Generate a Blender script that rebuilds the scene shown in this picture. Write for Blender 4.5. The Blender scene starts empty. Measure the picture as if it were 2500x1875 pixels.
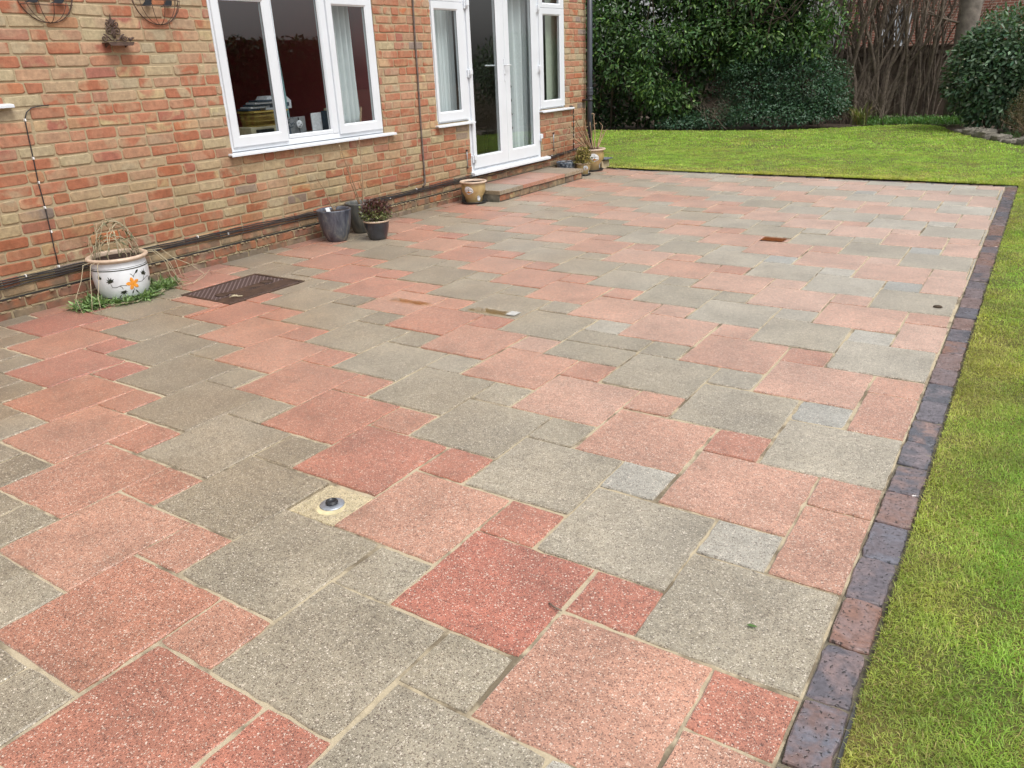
import bpy, math, random
import numpy as np
from mathutils import Vector
rnd = random.Random(7)
R_ = np.random.RandomState(11)
sc = bpy.context.scene
C = sc.collection
PI = math.pi

# ---------------------------------------------------------------- camera, sky, sun, exposure
U = 0.229                                   # one small slab pitch in metres
cam_d = bpy.data.cameras.new('camera'); cam = bpy.data.objects.new('camera', cam_d); C.objects.link(cam)
cam.location = (6.14372*U, -5.97897*U, 6.44774*U)
cam.rotation_euler = (1.182337, 0.0401649, 0.5758887)
cam_d.sensor_width = 36; cam_d.lens = 1900.32/2500*36
cam_d.clip_start = 0.05; cam_d.clip_end = 500
sc.camera = cam
w = bpy.data.worlds.new('World'); sc.world = w; w.use_nodes = True
nt = w.node_tree; bgn = nt.nodes['Background']
sky = nt.nodes.new('ShaderNodeTexSky'); sky.sky_type = 'NISHITA'; sky.sun_disc = False
SUN_EL, SUN_AZ = math.radians(60), math.radians(105)
sky.sun_elevation = SUN_EL; sky.sun_rotation = SUN_AZ; sky.air_density = 1.0; sky.dust_density = 4.0; sky.ozone_density = 1.0
hsv = nt.nodes.new('ShaderNodeHueSaturation'); hsv.inputs['Saturation'].default_value = 0.12   # white overcast
nt.links.new(sky.outputs[0], hsv.inputs['Color']); nt.links.new(hsv.outputs[0], bgn.inputs[0])
bgn.inputs[1].default_value = 0.15
sl = bpy.data.lights.new('sun', 'SUN'); sl.energy = 1.4; sl.angle = math.radians(22); sl.color = (1, .97, .92)
so = bpy.data.objects.new('sun', sl); C.objects.link(so)
sd = Vector((math.sin(SUN_AZ)*math.cos(SUN_EL), math.cos(SUN_AZ)*math.cos(SUN_EL), math.sin(SUN_EL)))
so.rotation_euler = sd.to_track_quat('Z', 'Y').to_euler()
vs = sc.view_settings; vs.view_transform = 'Standard'; vs.look = 'None'; vs.gamma = 1; vs.use_curve_mapping = False
vs.exposure = 0.50
sc.cycles.max_bounces = 8; sc.cycles.transparent_max_bounces = 12

# ---------------------------------------------------------------- object helpers
def tag(o, label=None, cat=None, group=None, kind=None):
    if label: o['label'] = label
    if cat: o['category'] = cat
    if group: o['group'] = group
    if kind: o['kind'] = kind
    return o
def thing(name, label, cat, loc=(0, 0, 0), group=None, rotz=0):
    o = bpy.data.objects.new(name, None); C.objects.link(o); o.location = loc; o.rotation_euler.z = rotz
    o.empty_display_size = .05
    return tag(o, label, cat, group)
class MB:
    def __init__(s): s.v = []; s.f = []; s.mi = []; s.cur = 0; s.col = []; s.c = None; s.sm = []; s.smooth = False
    def add(s, vs, fs):
        b = len(s.v); s.v += [tuple(v) for v in vs]
        for f in fs:
            s.f.append([b+i for i in f]); s.mi.append(s.cur); s.col.append(s.c); s.sm.append(s.smooth)
        return s
    def box(s, x0, x1, y0, y1, z0, z1, bev=0.0):
        if bev <= 0:
            return s.add([(x0,y0,z0),(x1,y0,z0),(x1,y1,z0),(x0,y1,z0),(x0,y0,z1),(x1,y0,z1),(x1,y1,z1),(x0,y1,z1)],
                  [(0,3,2,1),(4,5,6,7),(0,1,5,4),(1,2,6,5),(2,3,7,6),(3,0,4,7)])
        b = bev; vs = []
        for (z, i) in ((z0, b), (z0+b, 0), (z1-b, 0), (z1, b)):
            vs += [(x0+i+0*b,y0+i,z),(x1-i,y0+i,z),(x1-i,y1-i,z),(x0+i,y1-i,z)]
        fs = [(3,2,1,0),(12,13,14,15)]
        for k in range(3):
            for j in range(4): fs.append((4*k+j, 4*k+(j+1)%4, 4*k+4+(j+1)%4, 4*k+4+j))
        return s.add(vs, fs)
    def tube(s, pts, r, n=6, cap=True):
        pts = [Vector(p) for p in pts]; m = len(pts)
        rs = r if isinstance(r, (list, tuple)) else [r]*m
        vs = []; up = Vector((0.13, 0.31, 0.94)); prev = None
        for i, p in enumerate(pts):
            t = (pts[min(i+1, m-1)]-pts[max(i-1, 0)])
            if t.length < 1e-9: t = Vector((0, 0, 1))
            t.normalize()
            a = prev if prev is not None else t.cross(up)
            a = a - t*a.dot(t)
            if a.length < 1e-5: a = t.cross(Vector((1, 0, 0)))
            a.normalize(); b = t.cross(a); prev = a
            for k in range(n):
                th = 2*PI*k/n; vs.append(p+(a*math.cos(th)+b*math.sin(th))*rs[i])
        fs = []
        for i in range(m-1):
            for k in range(n): fs.append((i*n+k, i*n+(k+1)%n, (i+1)*n+(k+1)%n, (i+1)*n+k))
        if cap: fs += [tuple(range(n))[::-1], tuple(range((m-1)*n, m*n))]
        o = s.smooth; s.smooth = True; s.add(vs, fs); s.smooth = o
        return s
    def lathe(s, prof, n=48, c=(0, 0, 0), wob=None):
        vs = []
        for (r, z) in prof:
            for k in range(n):
                th = 2*PI*k/n; rr = max(r, 1e-4)
                vs.append((c[0]+rr*math.cos(th), c[1]+rr*math.sin(th), c[2]+z))
        fs = []
        for i in range(len(prof)-1):
            for k in range(n): fs.append((i*n+k, i*n+(k+1)%n, (i+1)*n+(k+1)%n, (i+1)*n+k))
        o = s.smooth; s.smooth = True; s.add(vs, fs); s.smooth = o
        return s
    def prism(s, poly, x0, x1, axis='x'):
        n = len(poly); vs = []
        for x in (x0, x1):
            for (a, b) in poly: vs.append((x, a, b) if axis == 'x' else ((a, x, b) if axis == 'y' else (a, b, x)))
        fs = [tuple(range(n))[::-1], tuple(range(n, 2*n))]+[(i, (i+1) % n, n+(i+1) % n, n+i) for i in range(n)]
        return s.add(vs, fs)
    def build(s, name, mats, parent=None, kind=None, loc=None):
        me = bpy.data.meshes.new(name); me.from_pydata(s.v, [], s.f)
        mats = mats if isinstance(mats, (list, tuple)) else [mats]
        for m in mats: me.materials.append(m)
        me.polygons.foreach_set('material_index', s.mi); me.polygons.foreach_set('use_smooth', s.sm)
        if any(c is not None for c in s.col):
            a = me.attributes.new('bc', 'FLOAT_COLOR', 'FACE')
            a.data.foreach_set('color', np.array([(c or (0, 0, 0))[:3]+(1,) for c in s.col], dtype=np.float32).ravel())
        me.update()
        o = bpy.data.objects.new(name, me); C.objects.link(o)
        if parent: o.parent = parent
        if kind: o['kind'] = kind
        if loc: o.location = loc
        return o
def fix_normals(o):
    import bmesh
    bm = bmesh.new(); bm.from_mesh(o.data); bmesh.ops.recalc_face_normals(bm, faces=bm.faces); bm.to_mesh(o.data); bm.free(); return o
def np_obj(name, V, F, mat, parent=None, col=None, smooth=False):
    me = bpy.data.meshes.new(name); V = np.asarray(V, np.float32).reshape(-1, 3); F = np.asarray(F, np.int32).reshape(-1, 4)
    me.vertices.add(len(V)); me.vertices.foreach_set('co', V.ravel())
    me.loops.add(F.size); me.loops.foreach_set('vertex_index', F.ravel())
    me.polygons.add(len(F)); me.polygons.foreach_set('loop_start', np.arange(len(F), dtype=np.int32)*4)
    try: me.polygons.foreach_set('loop_total', np.full(len(F), 4, np.int32))
    except Exception: pass
    me.update(calc_edges=True)
    if col is not None:
        a = me.attributes.new('bc', 'FLOAT_COLOR', 'FACE'); a.data.foreach_set('color', np.c_[col, np.ones(len(col))].astype(np.float32).ravel())
    if smooth: me.polygons.foreach_set('use_smooth', np.ones(len(F), bool))
    me.materials.append(mat)
    o = bpy.data.objects.new(name, me); C.objects.link(o)
    if parent: o.parent = parent
    return o
def norm(a): return a/np.maximum(np.linalg.norm(a, axis=-1, keepdims=True), 1e-9)
def leaves(name, P, D, N, Ln, Wd, mat, parent=None, col=None, fold=.25):
    """leaf meshes: base P, direction D, facing N, length, width; two creased halves, four faces each"""
    n = len(P); D = norm(D); S = norm(np.cross(D, N)); N = norm(np.cross(S, D))
    Ln = np.broadcast_to(Ln, n)[:, None]; Wd = np.broadcast_to(Wd, n)[:, None]
    b = P; m1 = P+D*Ln*.33-N*Wd*fold*.6; m2 = P+D*Ln*.68-N*Wd*fold*.5-N*Ln*.04; t = P+D*Ln-N*Ln*.12
    l1 = P+D*Ln*.3+S*Wd*.5; r1 = P+D*Ln*.3-S*Wd*.5; l2 = P+D*Ln*.68+S*Wd*.42-N*Ln*.04; r2 = P+D*Ln*.68-S*Wd*.42-N*Ln*.04
    V = np.stack([b, m1, m2, t, l1, l2, r1, r2], 1)
    o = np.arange(n)[:, None]*8
    # b,m1,l1 folded into quads: (b,m1,m2,l1)(l1,m2,t,l2) mirrored
    F = np.stack([o+np.array(q) for q in ((0, 1, 2, 4), (4, 2, 3, 5), (0, 6, 2, 1), (6, 7, 3, 2))], 1)
    c = None if col is None else np.repeat(col, 4, 0)
    return np_obj(name, V, F, mat, parent, c)
def grow(mb, p, d, ln, r, depth, up=.2, spread=.6, seg=4, nch=3, tips=None, n=5, wig=.18, rt=.5, lf=.62):
    p = Vector(p); d = Vector(d).normalized(); pts = [p.copy()]; rs = [r]; dirs = [d.copy()]
    for i in range(seg):
        d = (d+Vector((rnd.gauss(0, wig), rnd.gauss(0, wig), rnd.gauss(0, wig*.6)+up*.25))).normalized()
        p = p+d*(ln/seg); pts.append(p.copy()); rs.append(r*(1-(1-rt)*(i+1)/seg)); dirs.append(d.copy())
    mb.tube(pts, rs, n=n, cap=depth == 0)
    if tips is not None: tips.append((p.copy(), d.copy()))
    if depth > 0:
        for k in range(nch):
            i = rnd.randint(max(1, seg//2), seg) if k else seg
            dd = (dirs[i]+Vector((rnd.gauss(0, spread), rnd.gauss(0, spread), rnd.gauss(0, spread*.5)+up*.4))).normalized()
            grow(mb, pts[i], dd, ln*lf*rnd.uniform(.7, 1.2), rs[i]*.62, depth-1, up, spread, seg, nch, tips, max(3, n-1), wig, rt, lf)

# ---------------------------------------------------------------- material helpers
class NT:
    def __init__(s, name):
        s.m = bpy.data.materials.new(name); s.m.use_nodes = True; s.t = s.m.node_tree
        s.p = s.t.nodes['Principled BSDF']; s.out = s.t.nodes['Material Output']
        s.geo = None
    def n(s, ty, ins=None, **kw):
        x = s.t.nodes.new('ShaderNode'+ty)
        for k, v in kw.items(): setattr(x, k, v)
        for k, v in (ins or {}).items(): s.set(x.inputs[k], v)
        return x
    def set(s, inp, v):
        if isinstance(v, bpy.types.NodeSocket): s.t.links.new(v, inp)
        elif isinstance(v, bpy.types.Node): s.t.links.new(v.outputs[0], inp)
        else:
            if hasattr(inp.default_value, '__len__') and not isinstance(v, str) and len(inp.default_value) == 4 and len(v) == 3: v = (*v, 1)
            inp.default_value = v
    def pos(s):
        if not s.geo: s.geo = s.n('NewGeometry')
        return s.geo.outputs['Position']
    def obj(s): return s.n('TexCoord').outputs['Object']
    def noise(s, scale, detail=3, vec=None, rough=.55, dist=0):
        return s.n('TexNoise', {'Vector': vec or s.pos(), 'Scale': scale, 'Detail': detail, 'Roughness': rough, 'Distortion': dist}).outputs['Fac']
    def voro(s, scale, vec=None, feature='F1', out='Distance', rnd_=1):
        return s.n('TexVoronoi', {'Vector': vec or s.pos(), 'Scale': scale, 'Randomness': rnd_}, feature=feature).outputs[out]
    def ramp(s, fac, stops, interp='LINEAR'):
        r = s.n('ValToRGB', {'Fac': fac}); cr = r.color_ramp; cr.interpolation = interp
        while len(cr.elements) < len(stops): cr.elements.new(.5)
        for e, (p, c) in zip(cr.elements, stops):
            e.position = p; e.color = (c, c, c, 1) if not hasattr(c, '__len__') else (*c, 1)
        return r.outputs[0]
    def mix(s, f, a, b, mode='MIX'):
        x = s.n('Mix', data_type='RGBA', blend_type=mode); s.set(x.inputs[0], f); s.set(x.inputs[6], a); s.set(x.inputs[7], b); return x.outputs[2]
    def math(s, op, a, b=0.0, c=None, clamp=False):
        x = s.n('Math', operation=op, use_clamp=clamp); s.set(x.inputs[0], a); s.set(x.inputs[1], b)
        if c is not None: s.set(x.inputs[2], c)
        return x.outputs[0]
    def attr(s, name='bc'):
        a = s.n('Attribute', attribute_name=name); sp = s.n('SeparateColor', {0: a.outputs['Color']}); return a.outputs['Color'], sp.outputs[0], sp.outputs[1], sp.outputs[2]
    def bump(s, h, strength=.4, dist=.004, normal=None):
        b = s.n('Bump', {'Height': h, 'Strength': strength, 'Distance': dist})
        if normal is not None: s.set(b.inputs['Normal'], normal)
        return b.outputs[0]
    def P(s, **kw):
        names = dict(base='Base Color', rough='Roughness', metal='Metallic', normal='Normal', coat='Coat Weight', coatr='Coat Roughness', spec='Specular IOR Level', trans='Transmission Weight')
        for k, v in kw.items(): s.set(s.p.inputs[names[k]], v)
        return s.m
def plain(name, col, rough=.5, metal=0, nscale=40, var=.15, bump=.15, bdist=.002, coat=0):
    """simple procedural material: colour with a little blotchy variation and fine bump"""
    t = NT(name); o = t.obj(); nz = t.noise(nscale, 4, o)
    lo = tuple(c*(1-var) for c in col); hi = tuple(min(1, c*(1+var)) for c in col)
    t.P(base=t.ramp(nz, [(.3, lo), (.7, hi)]), rough=rough, metal=metal, normal=t.bump(t.noise(nscale*4, 3, o), bump, bdist), coat=coat)
    return t.m
M = {}
# exposed aggregate paving. bc = (type 0 grey, .5 yellow, 1 red ; tone ; random)
t = NT('aggregate_paving'); colr, ty, tone, rn = t.attr()
off = t.n('VectorMath', {0: t.pos(), 1: t.n('CombineXYZ', {0: t.math('MULTIPLY', rn, 37.), 1: t.math('MULTIPLY', rn, 91.), 2: 0.}).outputs[0]}, operation='ADD').outputs[0]
grey = t.ramp(tone, [(0, (.215, .175, .115)), (.35, (.285, .245, .175)), (.6, (.34, .30, .23)), (.85, (.40, .37, .31)), (1, (.31, .31, .285))])
red = t.ramp(tone, [(0, (.50, .32, .245)), (.25, (.45, .235, .16)), (.5, (.41, .175, .11)), (.75, (.365, .12, .078)), (1, (.32, .09, .055))])
yel = (.50, .43, .27)
isred = t.math('GREATER_THAN', ty, .75); isyel = t.math('MULTIPLY', t.math('GREATER_THAN', ty, .25), t.math('LESS_THAN', ty, .75))
base = t.mix(isyel, t.mix(isred, grey, red), yel)
big = t.noise(2.6, 5, off, .6); base = t.mix(.55, base, t.mix(1., base, t.ramp(big, [(.3, .55), (.72, 1.35)]), 'MULTIPLY'))
mid = t.noise(38, 3, off); base = t.mix(.6, base, t.mix(1., base, t.ramp(mid, [(.3, .72), (.7, 1.25)]), 'MULTIPLY'))
# stones: random coloured aggregate in each cell
vo = t.n('TexVoronoi', {'Vector': off, 'Scale': 215., 'Randomness': 1.}); vc = t.n('SeparateColor', {0: vo.outputs['Color']})
stone = t.math('LESS_THAN', vo.outputs['Distance'], .42)
light = t.math('MULTIPLY', t.math('GREATER_THAN', vc.outputs[0], .74), stone)
dark = t.math('MULTIPLY', t.math('LESS_THAN', vc.outputs[0], .24), t.math('LESS_THAN', vo.outputs['Distance'], .5))
vo2 = t.n('TexVoronoi', {'Vector': off, 'Scale': 125., 'Randomness': 1.}); vc2 = t.n('SeparateColor', {0: vo2.outputs['Color']}); st2 = t.math('LESS_THAN', vo2.outputs['Distance'], .36)
gr1 = t.noise(330, 2, off, .6); base = t.mix(.75, base, t.mix(1., base, t.ramp(gr1, [(.32, .55), (.68, 1.42)]), 'MULTIPLY'))
base = t.mix(t.math('MULTIPLY', dark, .85), base, t.mix(1., base, (.36, .29, .26), 'MULTIPLY'))
base = t.mix(t.math('MULTIPLY', t.math('MULTIPLY', st2, t.math('LESS_THAN', vc2.outputs[0], .10)), .75), base, t.mix(1., base, (.36, .28, .26), 'MULTIPLY'))
base = t.mix(t.math('MULTIPLY', t.math('MULTIPLY', st2, t.math('GREATER_THAN', vc2.outputs[0], .93)), .55), base, (.80, .72, .62))
base = t.mix(t.math('MULTIPLY', light, t.math('MULTIPLY_ADD', vc.outputs[1], .5, .12)), base, (.84, .76, .64))
vo3 = t.n('TexVoronoi', {'Vector': off, 'Scale': 62., 'Randomness': 1.}); vc3 = t.n('SeparateColor', {0: vo3.outputs['Color']})
base = t.mix(t.math('MULTIPLY', t.math('MULTIPLY', t.math('LESS_THAN', vo3.outputs['Distance'], .27), t.math('GREATER_THAN', vc3.outputs[0], .95)), .4), base, (.72, .62, .52))
wl = t.math('MULTIPLY', t.n('MapRange', {0: t.n('SeparateXYZ', {0: t.pos()}).outputs[0], 1: -4.34, 2: -4.0, 3: .75, 4: 0.}).outputs[0], t.ramp(t.noise(6, 5), [(.35, .5), (.6, 1)]))
base = t.mix(wl, base, t.mix(1., base, (.42, .37, .27), 'MULTIPLY'))
# dirt stains: olive algae and orange brown tide marks, stronger beside the wall
sx = t.n('SeparateXYZ', {0: t.pos()}); near = t.n('MapRange', {0: sx.outputs[0], 1: -4.2, 2: .6, 3: 1., 4: 0.}).outputs[0]
st = t.math('MULTIPLY', t.ramp(t.noise(.9, 5, None, .62), [(.42, 0), (.66, 1)]), t.math('MULTIPLY_ADD', near, .75, .02))
base = t.mix(t.math('MULTIPLY', st, .8), base, t.mix(1., base, (.86, .60, .33), 'MULTIPLY'))
base = t.mix(t.math('MULTIPLY', near, .32), base, t.mix(1., base, (.92, .80, .60), 'MULTIPLY'))
grime = t.ramp(t.noise(5, 6, None, .7), [(.50, 0), (.68, 1)])
base = t.mix(t.math('MULTIPLY', grime, .38), base, t.mix(1., base, (.5, .46, .38), 'MULTIPLY'))
h = t.math('ADD', t.math('MULTIPLY', vo.outputs['Distance'], -.6), t.noise(260, 2, off))
wet = t.ramp(t.noise(.7, 4, None, .6), [(.35, .60), (.65, .38)])
t.P(base=base, rough=t.math('ADD', wet, t.math('MULTIPLY', mid, .12)), normal=t.bump(h, .55, .003), spec=.5, coat=t.ramp(t.noise(.55, 3), [(.4, .7), (.65, 1.)]), coatr=.48)
t.p.inputs['Sheen Weight'].default_value = .28; t.p.inputs['Sheen Roughness'].default_value = .45; t.p.inputs['Coat IOR'].default_value = 1.6
M['pave'] = t.m
t = NT('sandy_mortar'); nz = t.noise(22, 5); nf = t.noise(160, 3)
b0 = t.mix(nz, (.44, .365, .24), (.56, .475, .34))
b0 = t.mix(t.ramp(t.noise(3.1, 5, None, .7), [(.49, 0), (.60, .85)]), b0, (.13, .10, .065))
t.P(base=t.mix(.4, b0, t.ramp(nf, [(.2, .3), (.8, .95)]), 'MULTIPLY'), rough=.9, normal=t.bump(nf, .6, .003)); M['joint'] = t.m
# brick : bc = (type, rand, rand2)
def brickmat(name, dirt=False):
    t = NT(name); colr, ty, r1, r2 = t.attr()
    off = t.n('VectorMath', {0: t.pos(), 1: t.n('CombineXYZ', {0: t.math('MULTIPLY', r1, 53.), 1: t.math('MULTIPLY', r2, 71.), 2: 0.}).outputs[0]}, operation='ADD').outputs[0]
    A = t.ramp(ty, [(0, (.37, .125, .065)), (.22, (.42, .17, .10)), (.38, (.44, .235, .145)), (.5, (.46, .15, .06)), (.62, (.35, .13, .095)), (.75, (.40, .24, .155)), (.86, (.44, .37, .23)), (.96, (.27, .21, .19)), (1, (.22, .18, .16))])
    B = t.ramp(r2, [(0, (.48, .38, .24)), (.5, (.40, .35, .24)), (.75, (.50, .30, .20)), (1, (.52, .45, .24))])
    patch = t.ramp(t.noise(6, 3, off, .5, .6), [(.44, 0), (.56, 1)])
    base = t.mix(t.math('MULTIPLY', patch, t.math('MULTIPLY_ADD', r1, .85, .05)), A, B)
    base = t.mix(.7, base, t.mix(1., base, t.ramp(t.noise(26, 5, off, .65), [(.3, .62), (.7, 1.28)]), 'MULTIPLY'))
    pits = t.ramp(t.voro(90, off), [(.06, 0), (.14, 1)]); base = t.mix(t.math('MULTIPLY', t.math('SUBTRACT', 1., pits), .35), base, (.16, .09, .06))
    z = t.n('SeparateXYZ', {0: t.pos()}).outputs[2]
    gr = t.math('MULTIPLY', t.n('MapRange', {0: z, 1: 1.25, 2: .0, 3: .15, 4: 1.}).outputs[0], t.ramp(t.noise(3, 5, None, .65), [(.35, .35), (.65, 1)]))
    base = t.mix(.08, base, (.37, .22, .13)); base = t.mix(gr, base, t.mix(1., base, (.58, .52, .36), 'MULTIPLY'))
    if dirt: base = t.mix(t.ramp(t.noise(9, 5), [(.4, .12), (.62, .8)]), base, (.12, .095, .065))
    hh = t.math('ADD', t.noise(60, 5, off, .7), t.math('MULTIPLY', pits, .6))
    t.P(base=base, rough=.82, normal=t.bump(hh, .8, .005)); return t.m
M['brick'] = brickmat('stock_brick'); M['brick_low'] = brickmat('weathered_plinth_brick', True)
t = NT('wall_mortar'); nz = t.noise(9, 6, None, .7)
b0 = t.mix(nz, (.33, .26, .155), (.49, .39, .25)); z = t.n('SeparateXYZ', {0: t.pos()}).outputs[2]
gr = t.n('MapRange', {0: z, 1: .6, 2: .0, 3: 0., 4: .65}).outputs[0]
b0 = t.mix(gr, b0, (.24, .19, .11))
t.P(base=t.mix(.35, b0, t.ramp(t.noise(120, 3), [(.2, .35), (.8, 1)]), 'MULTIPLY'), rough=.92, normal=t.bump(t.noise(70, 5), .7, .005)); M['mortar'] = t.m
t = NT('purple_engineering_brick'); colr, ty, r1, r2 = t.attr()
off = t.n('VectorMath', {0: t.pos(), 1: t.n('CombineXYZ', {0: t.math('MULTIPLY', r1, 53.), 1: t.math('MULTIPLY', r2, 71.), 2: 0.}).outputs[0]}, operation='ADD').outputs[0]
A = t.ramp(ty, [(0, (.075, .078, .095)), (.4, (.12, .105, .12)), (.7, (.175, .115, .105)), (1, (.23, .12, .085))])
B = t.ramp(r2, [(0, (.25, .155, .13)), (1, (.13, .14, .175))])
base = t.mix(t.ramp(t.noise(11, 5, off, .6, .5), [(.42, 0), (.64, 1)]), A, B)
base = t.mix(.8, base, t.mix(1., base, t.ramp(t.noise(60, 4, off, .7), [(.3, .6), (.7, 1.4)]), 'MULTIPLY'))
pit = t.ramp(t.noise(95, 2, off, .5), [(.60, 1), (.68, .25)])
base = t.mix(1., base, pit, 'MULTIPLY')
t.P(base=base, rough=t.ramp(t.noise(20, 3, off), [(.35, .22), (.7, .5)]), normal=t.bump(t.math('ADD', pit, t.noise(30, 4, off)), .5, .006), coat=.35, coatr=.18); M['edge'] = t.m
# lawn soil / thatch
t = NT('lawn_thatch'); a = t.noise(1.3, 5, None, .65); b = t.noise(60, 4)
g = t.mix(t.ramp(a, [(.38, 0), (.62, 1)]), (.11, .13, .025), (.19, .155, .04))
t.P(base=t.mix(.7, g, t.ramp(b, [(.3, .3), (.7, 1)]), 'MULTIPLY'), rough=1, normal=t.bump(b, 1, .02)); M['thatch'] = t.m
t = NT('bed_soil'); b = t.noise(25, 6, None, .7)
t.P(base=t.ramp(b, [(.3, (.035, .024, .016)), (.55, (.085, .06, .04)), (.75, (.16, .12, .085))]), rough=1, normal=t.bump(b, 1, .03)); M['soil'] = t.m
t = NT('compost'); b = t.noise(60, 5, t.obj(), .7)
t.P(base=t.ramp(b, [(.35, (.018, .010, .008)), (.6, (.06, .033, .024)), (.8, (.12, .07, .05))]), rough=.95, normal=t.bump(b, 1, .012)); M['compost'] = t.m
def leafmat(name, tr=.25, rough=.4, spec=.5):
    t = NT(name); c = t.attr()[0]
    t.P(base=t.mix(.35, c, t.mix(1., c, t.ramp(t.noise(30, 3), [(.3, .6), (.7, 1.35)]), 'MULTIPLY')), rough=rough, spec=spec)
    tl = t.n('BsdfTranslucent', {'Color': t.mix(1., c, (1.5, 1.7, .7), 'MULTIPLY')})
    mx = t.n('MixShader', {0: tr, 1: t.p.outputs[0], 2: tl.outputs[0]}); t.t.links.new(mx.outputs[0], t.out.inputs[0]); return t.m
M['leaf'] = leafmat('glossy_leaf', .2, .42, .4); M['leaf_dull'] = leafmat('soft_leaf', .25, .55); M['grass'] = leafmat('grass_blade', .35, .5, .35)
M['white'] = plain('white_plastic_frame', (.68, .71, .75), .25, nscale=3, var=.04, bump=.02)
M['bark'] = plain('brown_bark', (.165, .13, .10), .9, nscale=18, var=.45, bump=.8, bdist=.01)
M['bark_grey'] = plain('grey_bark', (.17, .145, .12), .9, nscale=9, var=.35, bump=.8, bdist=.012)
M['twig'] = plain('dry_twig', (.34, .23, .14), .8, nscale=60, var=.3)
M['twig_pale'] = plain('pale_dry_vine', (.42, .36, .24), .8, nscale=60, var=.3)
M['black'] = plain('black_plastic', (.022, .023, .026), .35)
M['pipe'] = plain('dark_grey_pipe', (.045, .052, .068), .38, nscale=6, var=.12)
M['cable'] = plain('black_cable', (.028, .026, .028), .45, nscale=30, var=.4)
M['clip'] = plain('white_clip', (.75, .75, .74), .4)
M['iron'] = plain('rusty_dark_iron', (.085, .05, .038), .7, nscale=50, var=.5, bump=.5)
M['bird'] = plain('dark_bird_metal', (.018, .021, .027), .5)
M['fence'] = plain('dark_fence_wood', (.085, .064, .046), .9, nscale=5, var=.4, bump=.5, bdist=.004)
M['stone'] = plain('mossy_stone', (.17, .155, .125), .9, nscale=8, var=.4, bump=.9, bdist=.02)
M['concrete'] = plain('tan_concrete', (.33, .27, .17), .9, nscale=12, var=.3, bump=.6, bdist=.004)
M['slate'] = plain('grey_slate', (.13, .14, .16), .6, nscale=12, var=.3)
M['steel'] = plain('dull_steel', (.42, .45, .50), .38, metal=.7, nscale=40, var=.25)
M['maroon'] = plain('maroon_paint', (.66, .13, .14), .7, nscale=2, var=.05, bump=.02)
M['room_dark'] = plain('brown_room_paint', (.22, .19, .15), .8, nscale=2, var=.05, bump=.02)
M['carpet'] = plain('room_carpet', (.13, .10, .08), 1)
M['ceil'] = plain('room_ceiling', (.5, .48, .45), .9)
M['yellow_plastic'] = plain('yellow_beige_plastic', (.55, .38, .10), .45)
M['teal'] = plain('pale_teal_cloth', (.22, .36, .38), .9)
M['navy'] = plain('dark_blue_paper', (.05, .07, .10), .7)
M['paper'] = plain('pale_paper', (.62, .62, .66), .7)
M['cream'] = plain('cream_card', (.50, .44, .30), .7)
M['fascia'] = plain('white_fascia', (.75, .75, .75), .5)
M['blind'] = plain('pale_green_blind', (.55, .60, .48), .8, nscale=2, var=.04)
t = NT('curtain_cloth'); t.P(base=(.72, .76, .77), rough=.9, normal=t.bump(t.noise(300, 2, t.obj()), .3, .001)); M['curtain'] = t.m
def schlick(t, f0, grow=1.):
    g = t.n('NewGeometry'); d = t.n('VectorMath', {0: g.outputs['Incoming'], 1: g.outputs['Normal']}, operation='DOT_PRODUCT').outputs['Value']
    return t.math('ADD', f0, t.math('MULTIPLY', 1-f0, t.math('POWER', t.math('SUBTRACT', 1., t.math('ABSOLUTE', d)), 5.)), clamp=True)
t = NT('window_glass'); fr = t.n('Value'); fr.outputs[0].default_value = 0; tr = t.n('BsdfTransparent', {'Color': (.86, .90, .90)}); gl = t.n('BsdfGlossy', {'Roughness': .0})
mx = t.n('MixShader', {0: schlick(t, .16), 1: tr.outputs[0], 2: gl.outputs[0]}); t.t.links.new(mx.outputs[0], t.out.inputs[0]); t.t.nodes.remove(t.p); M['glass'] = t.m
def glaze(name, stops, scale=9, rough=.25, coat=.5, streak=False, rim=None):
    t = NT(name); o = t.obj()
    v = t.n('Mapping', {'Vector': o, 'Scale': (1, 1, .25 if streak else 1)}).outputs[0]
    nz = t.noise(scale, 6, v, .68, .4)
    t.P(base=t.ramp(nz, stops), rough=t.math('MULTIPLY_ADD', nz, .3, rough), coat=coat, coatr=.15, normal=t.bump(t.noise(45, 4, o), .25, .003)); return t.m
M['pot_grey'] = glaze('grey_blue_glaze', [(.34, (.020, .020, .026)), (.46, (.055, .062, .088)), (.58, (.10, .11, .13)), (.72, (.24, .23, .20))], 16, .3, .4, True)
M['pot_grey2'] = glaze('grey_olive_glaze', [(.34, (.035, .034, .032)), (.5, (.085, .088, .085)), (.72, (.18, .17, .13))], 13, .35, .35, True)
M['pot_black'] = glaze('blue_black_glaze', [(.35, (.010, .012, .018)), (.6, (.025, .03, .045)), (.8, (.08, .085, .09))], 14, .2, .6)
M['pot_tan'] = glaze('tan_glaze', [(.3, (.33, .22, .09)), (.55, (.43, .31, .14)), (.75, (.50, .38, .20))], 7, .25, .5)
M['pot_rim'] = glaze('pinkish_rim', [(.3, (.42, .30, .21)), (.6, (.60, .47, .36)), (.8, (.66, .55, .44))], 12, .35, .3)
M['pot_white'] = glaze('white_glaze', [(.25, (.52, .54, .56)), (.5, (.70, .73, .76)), (.8, (.76, .78, .80))], 5, .25, .45)
M['pot_bowl'] = glaze('mottled_blue_glaze', [(.35, (.03, .04, .055)), (.52, (.10, .13, .17)), (.62, (.32, .35, .38))], 30, .3, .4)
M['paint_black'] = plain('dark_paint_line', (.022, .028, .018), .4)
M['paint_orange'] = plain('orange_petal_paint', (.72, .28, .035), .4, nscale=30, var=.4)
M['paint_white'] = plain('white_paint_patch', (.72, .74, .76), .4)
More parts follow.
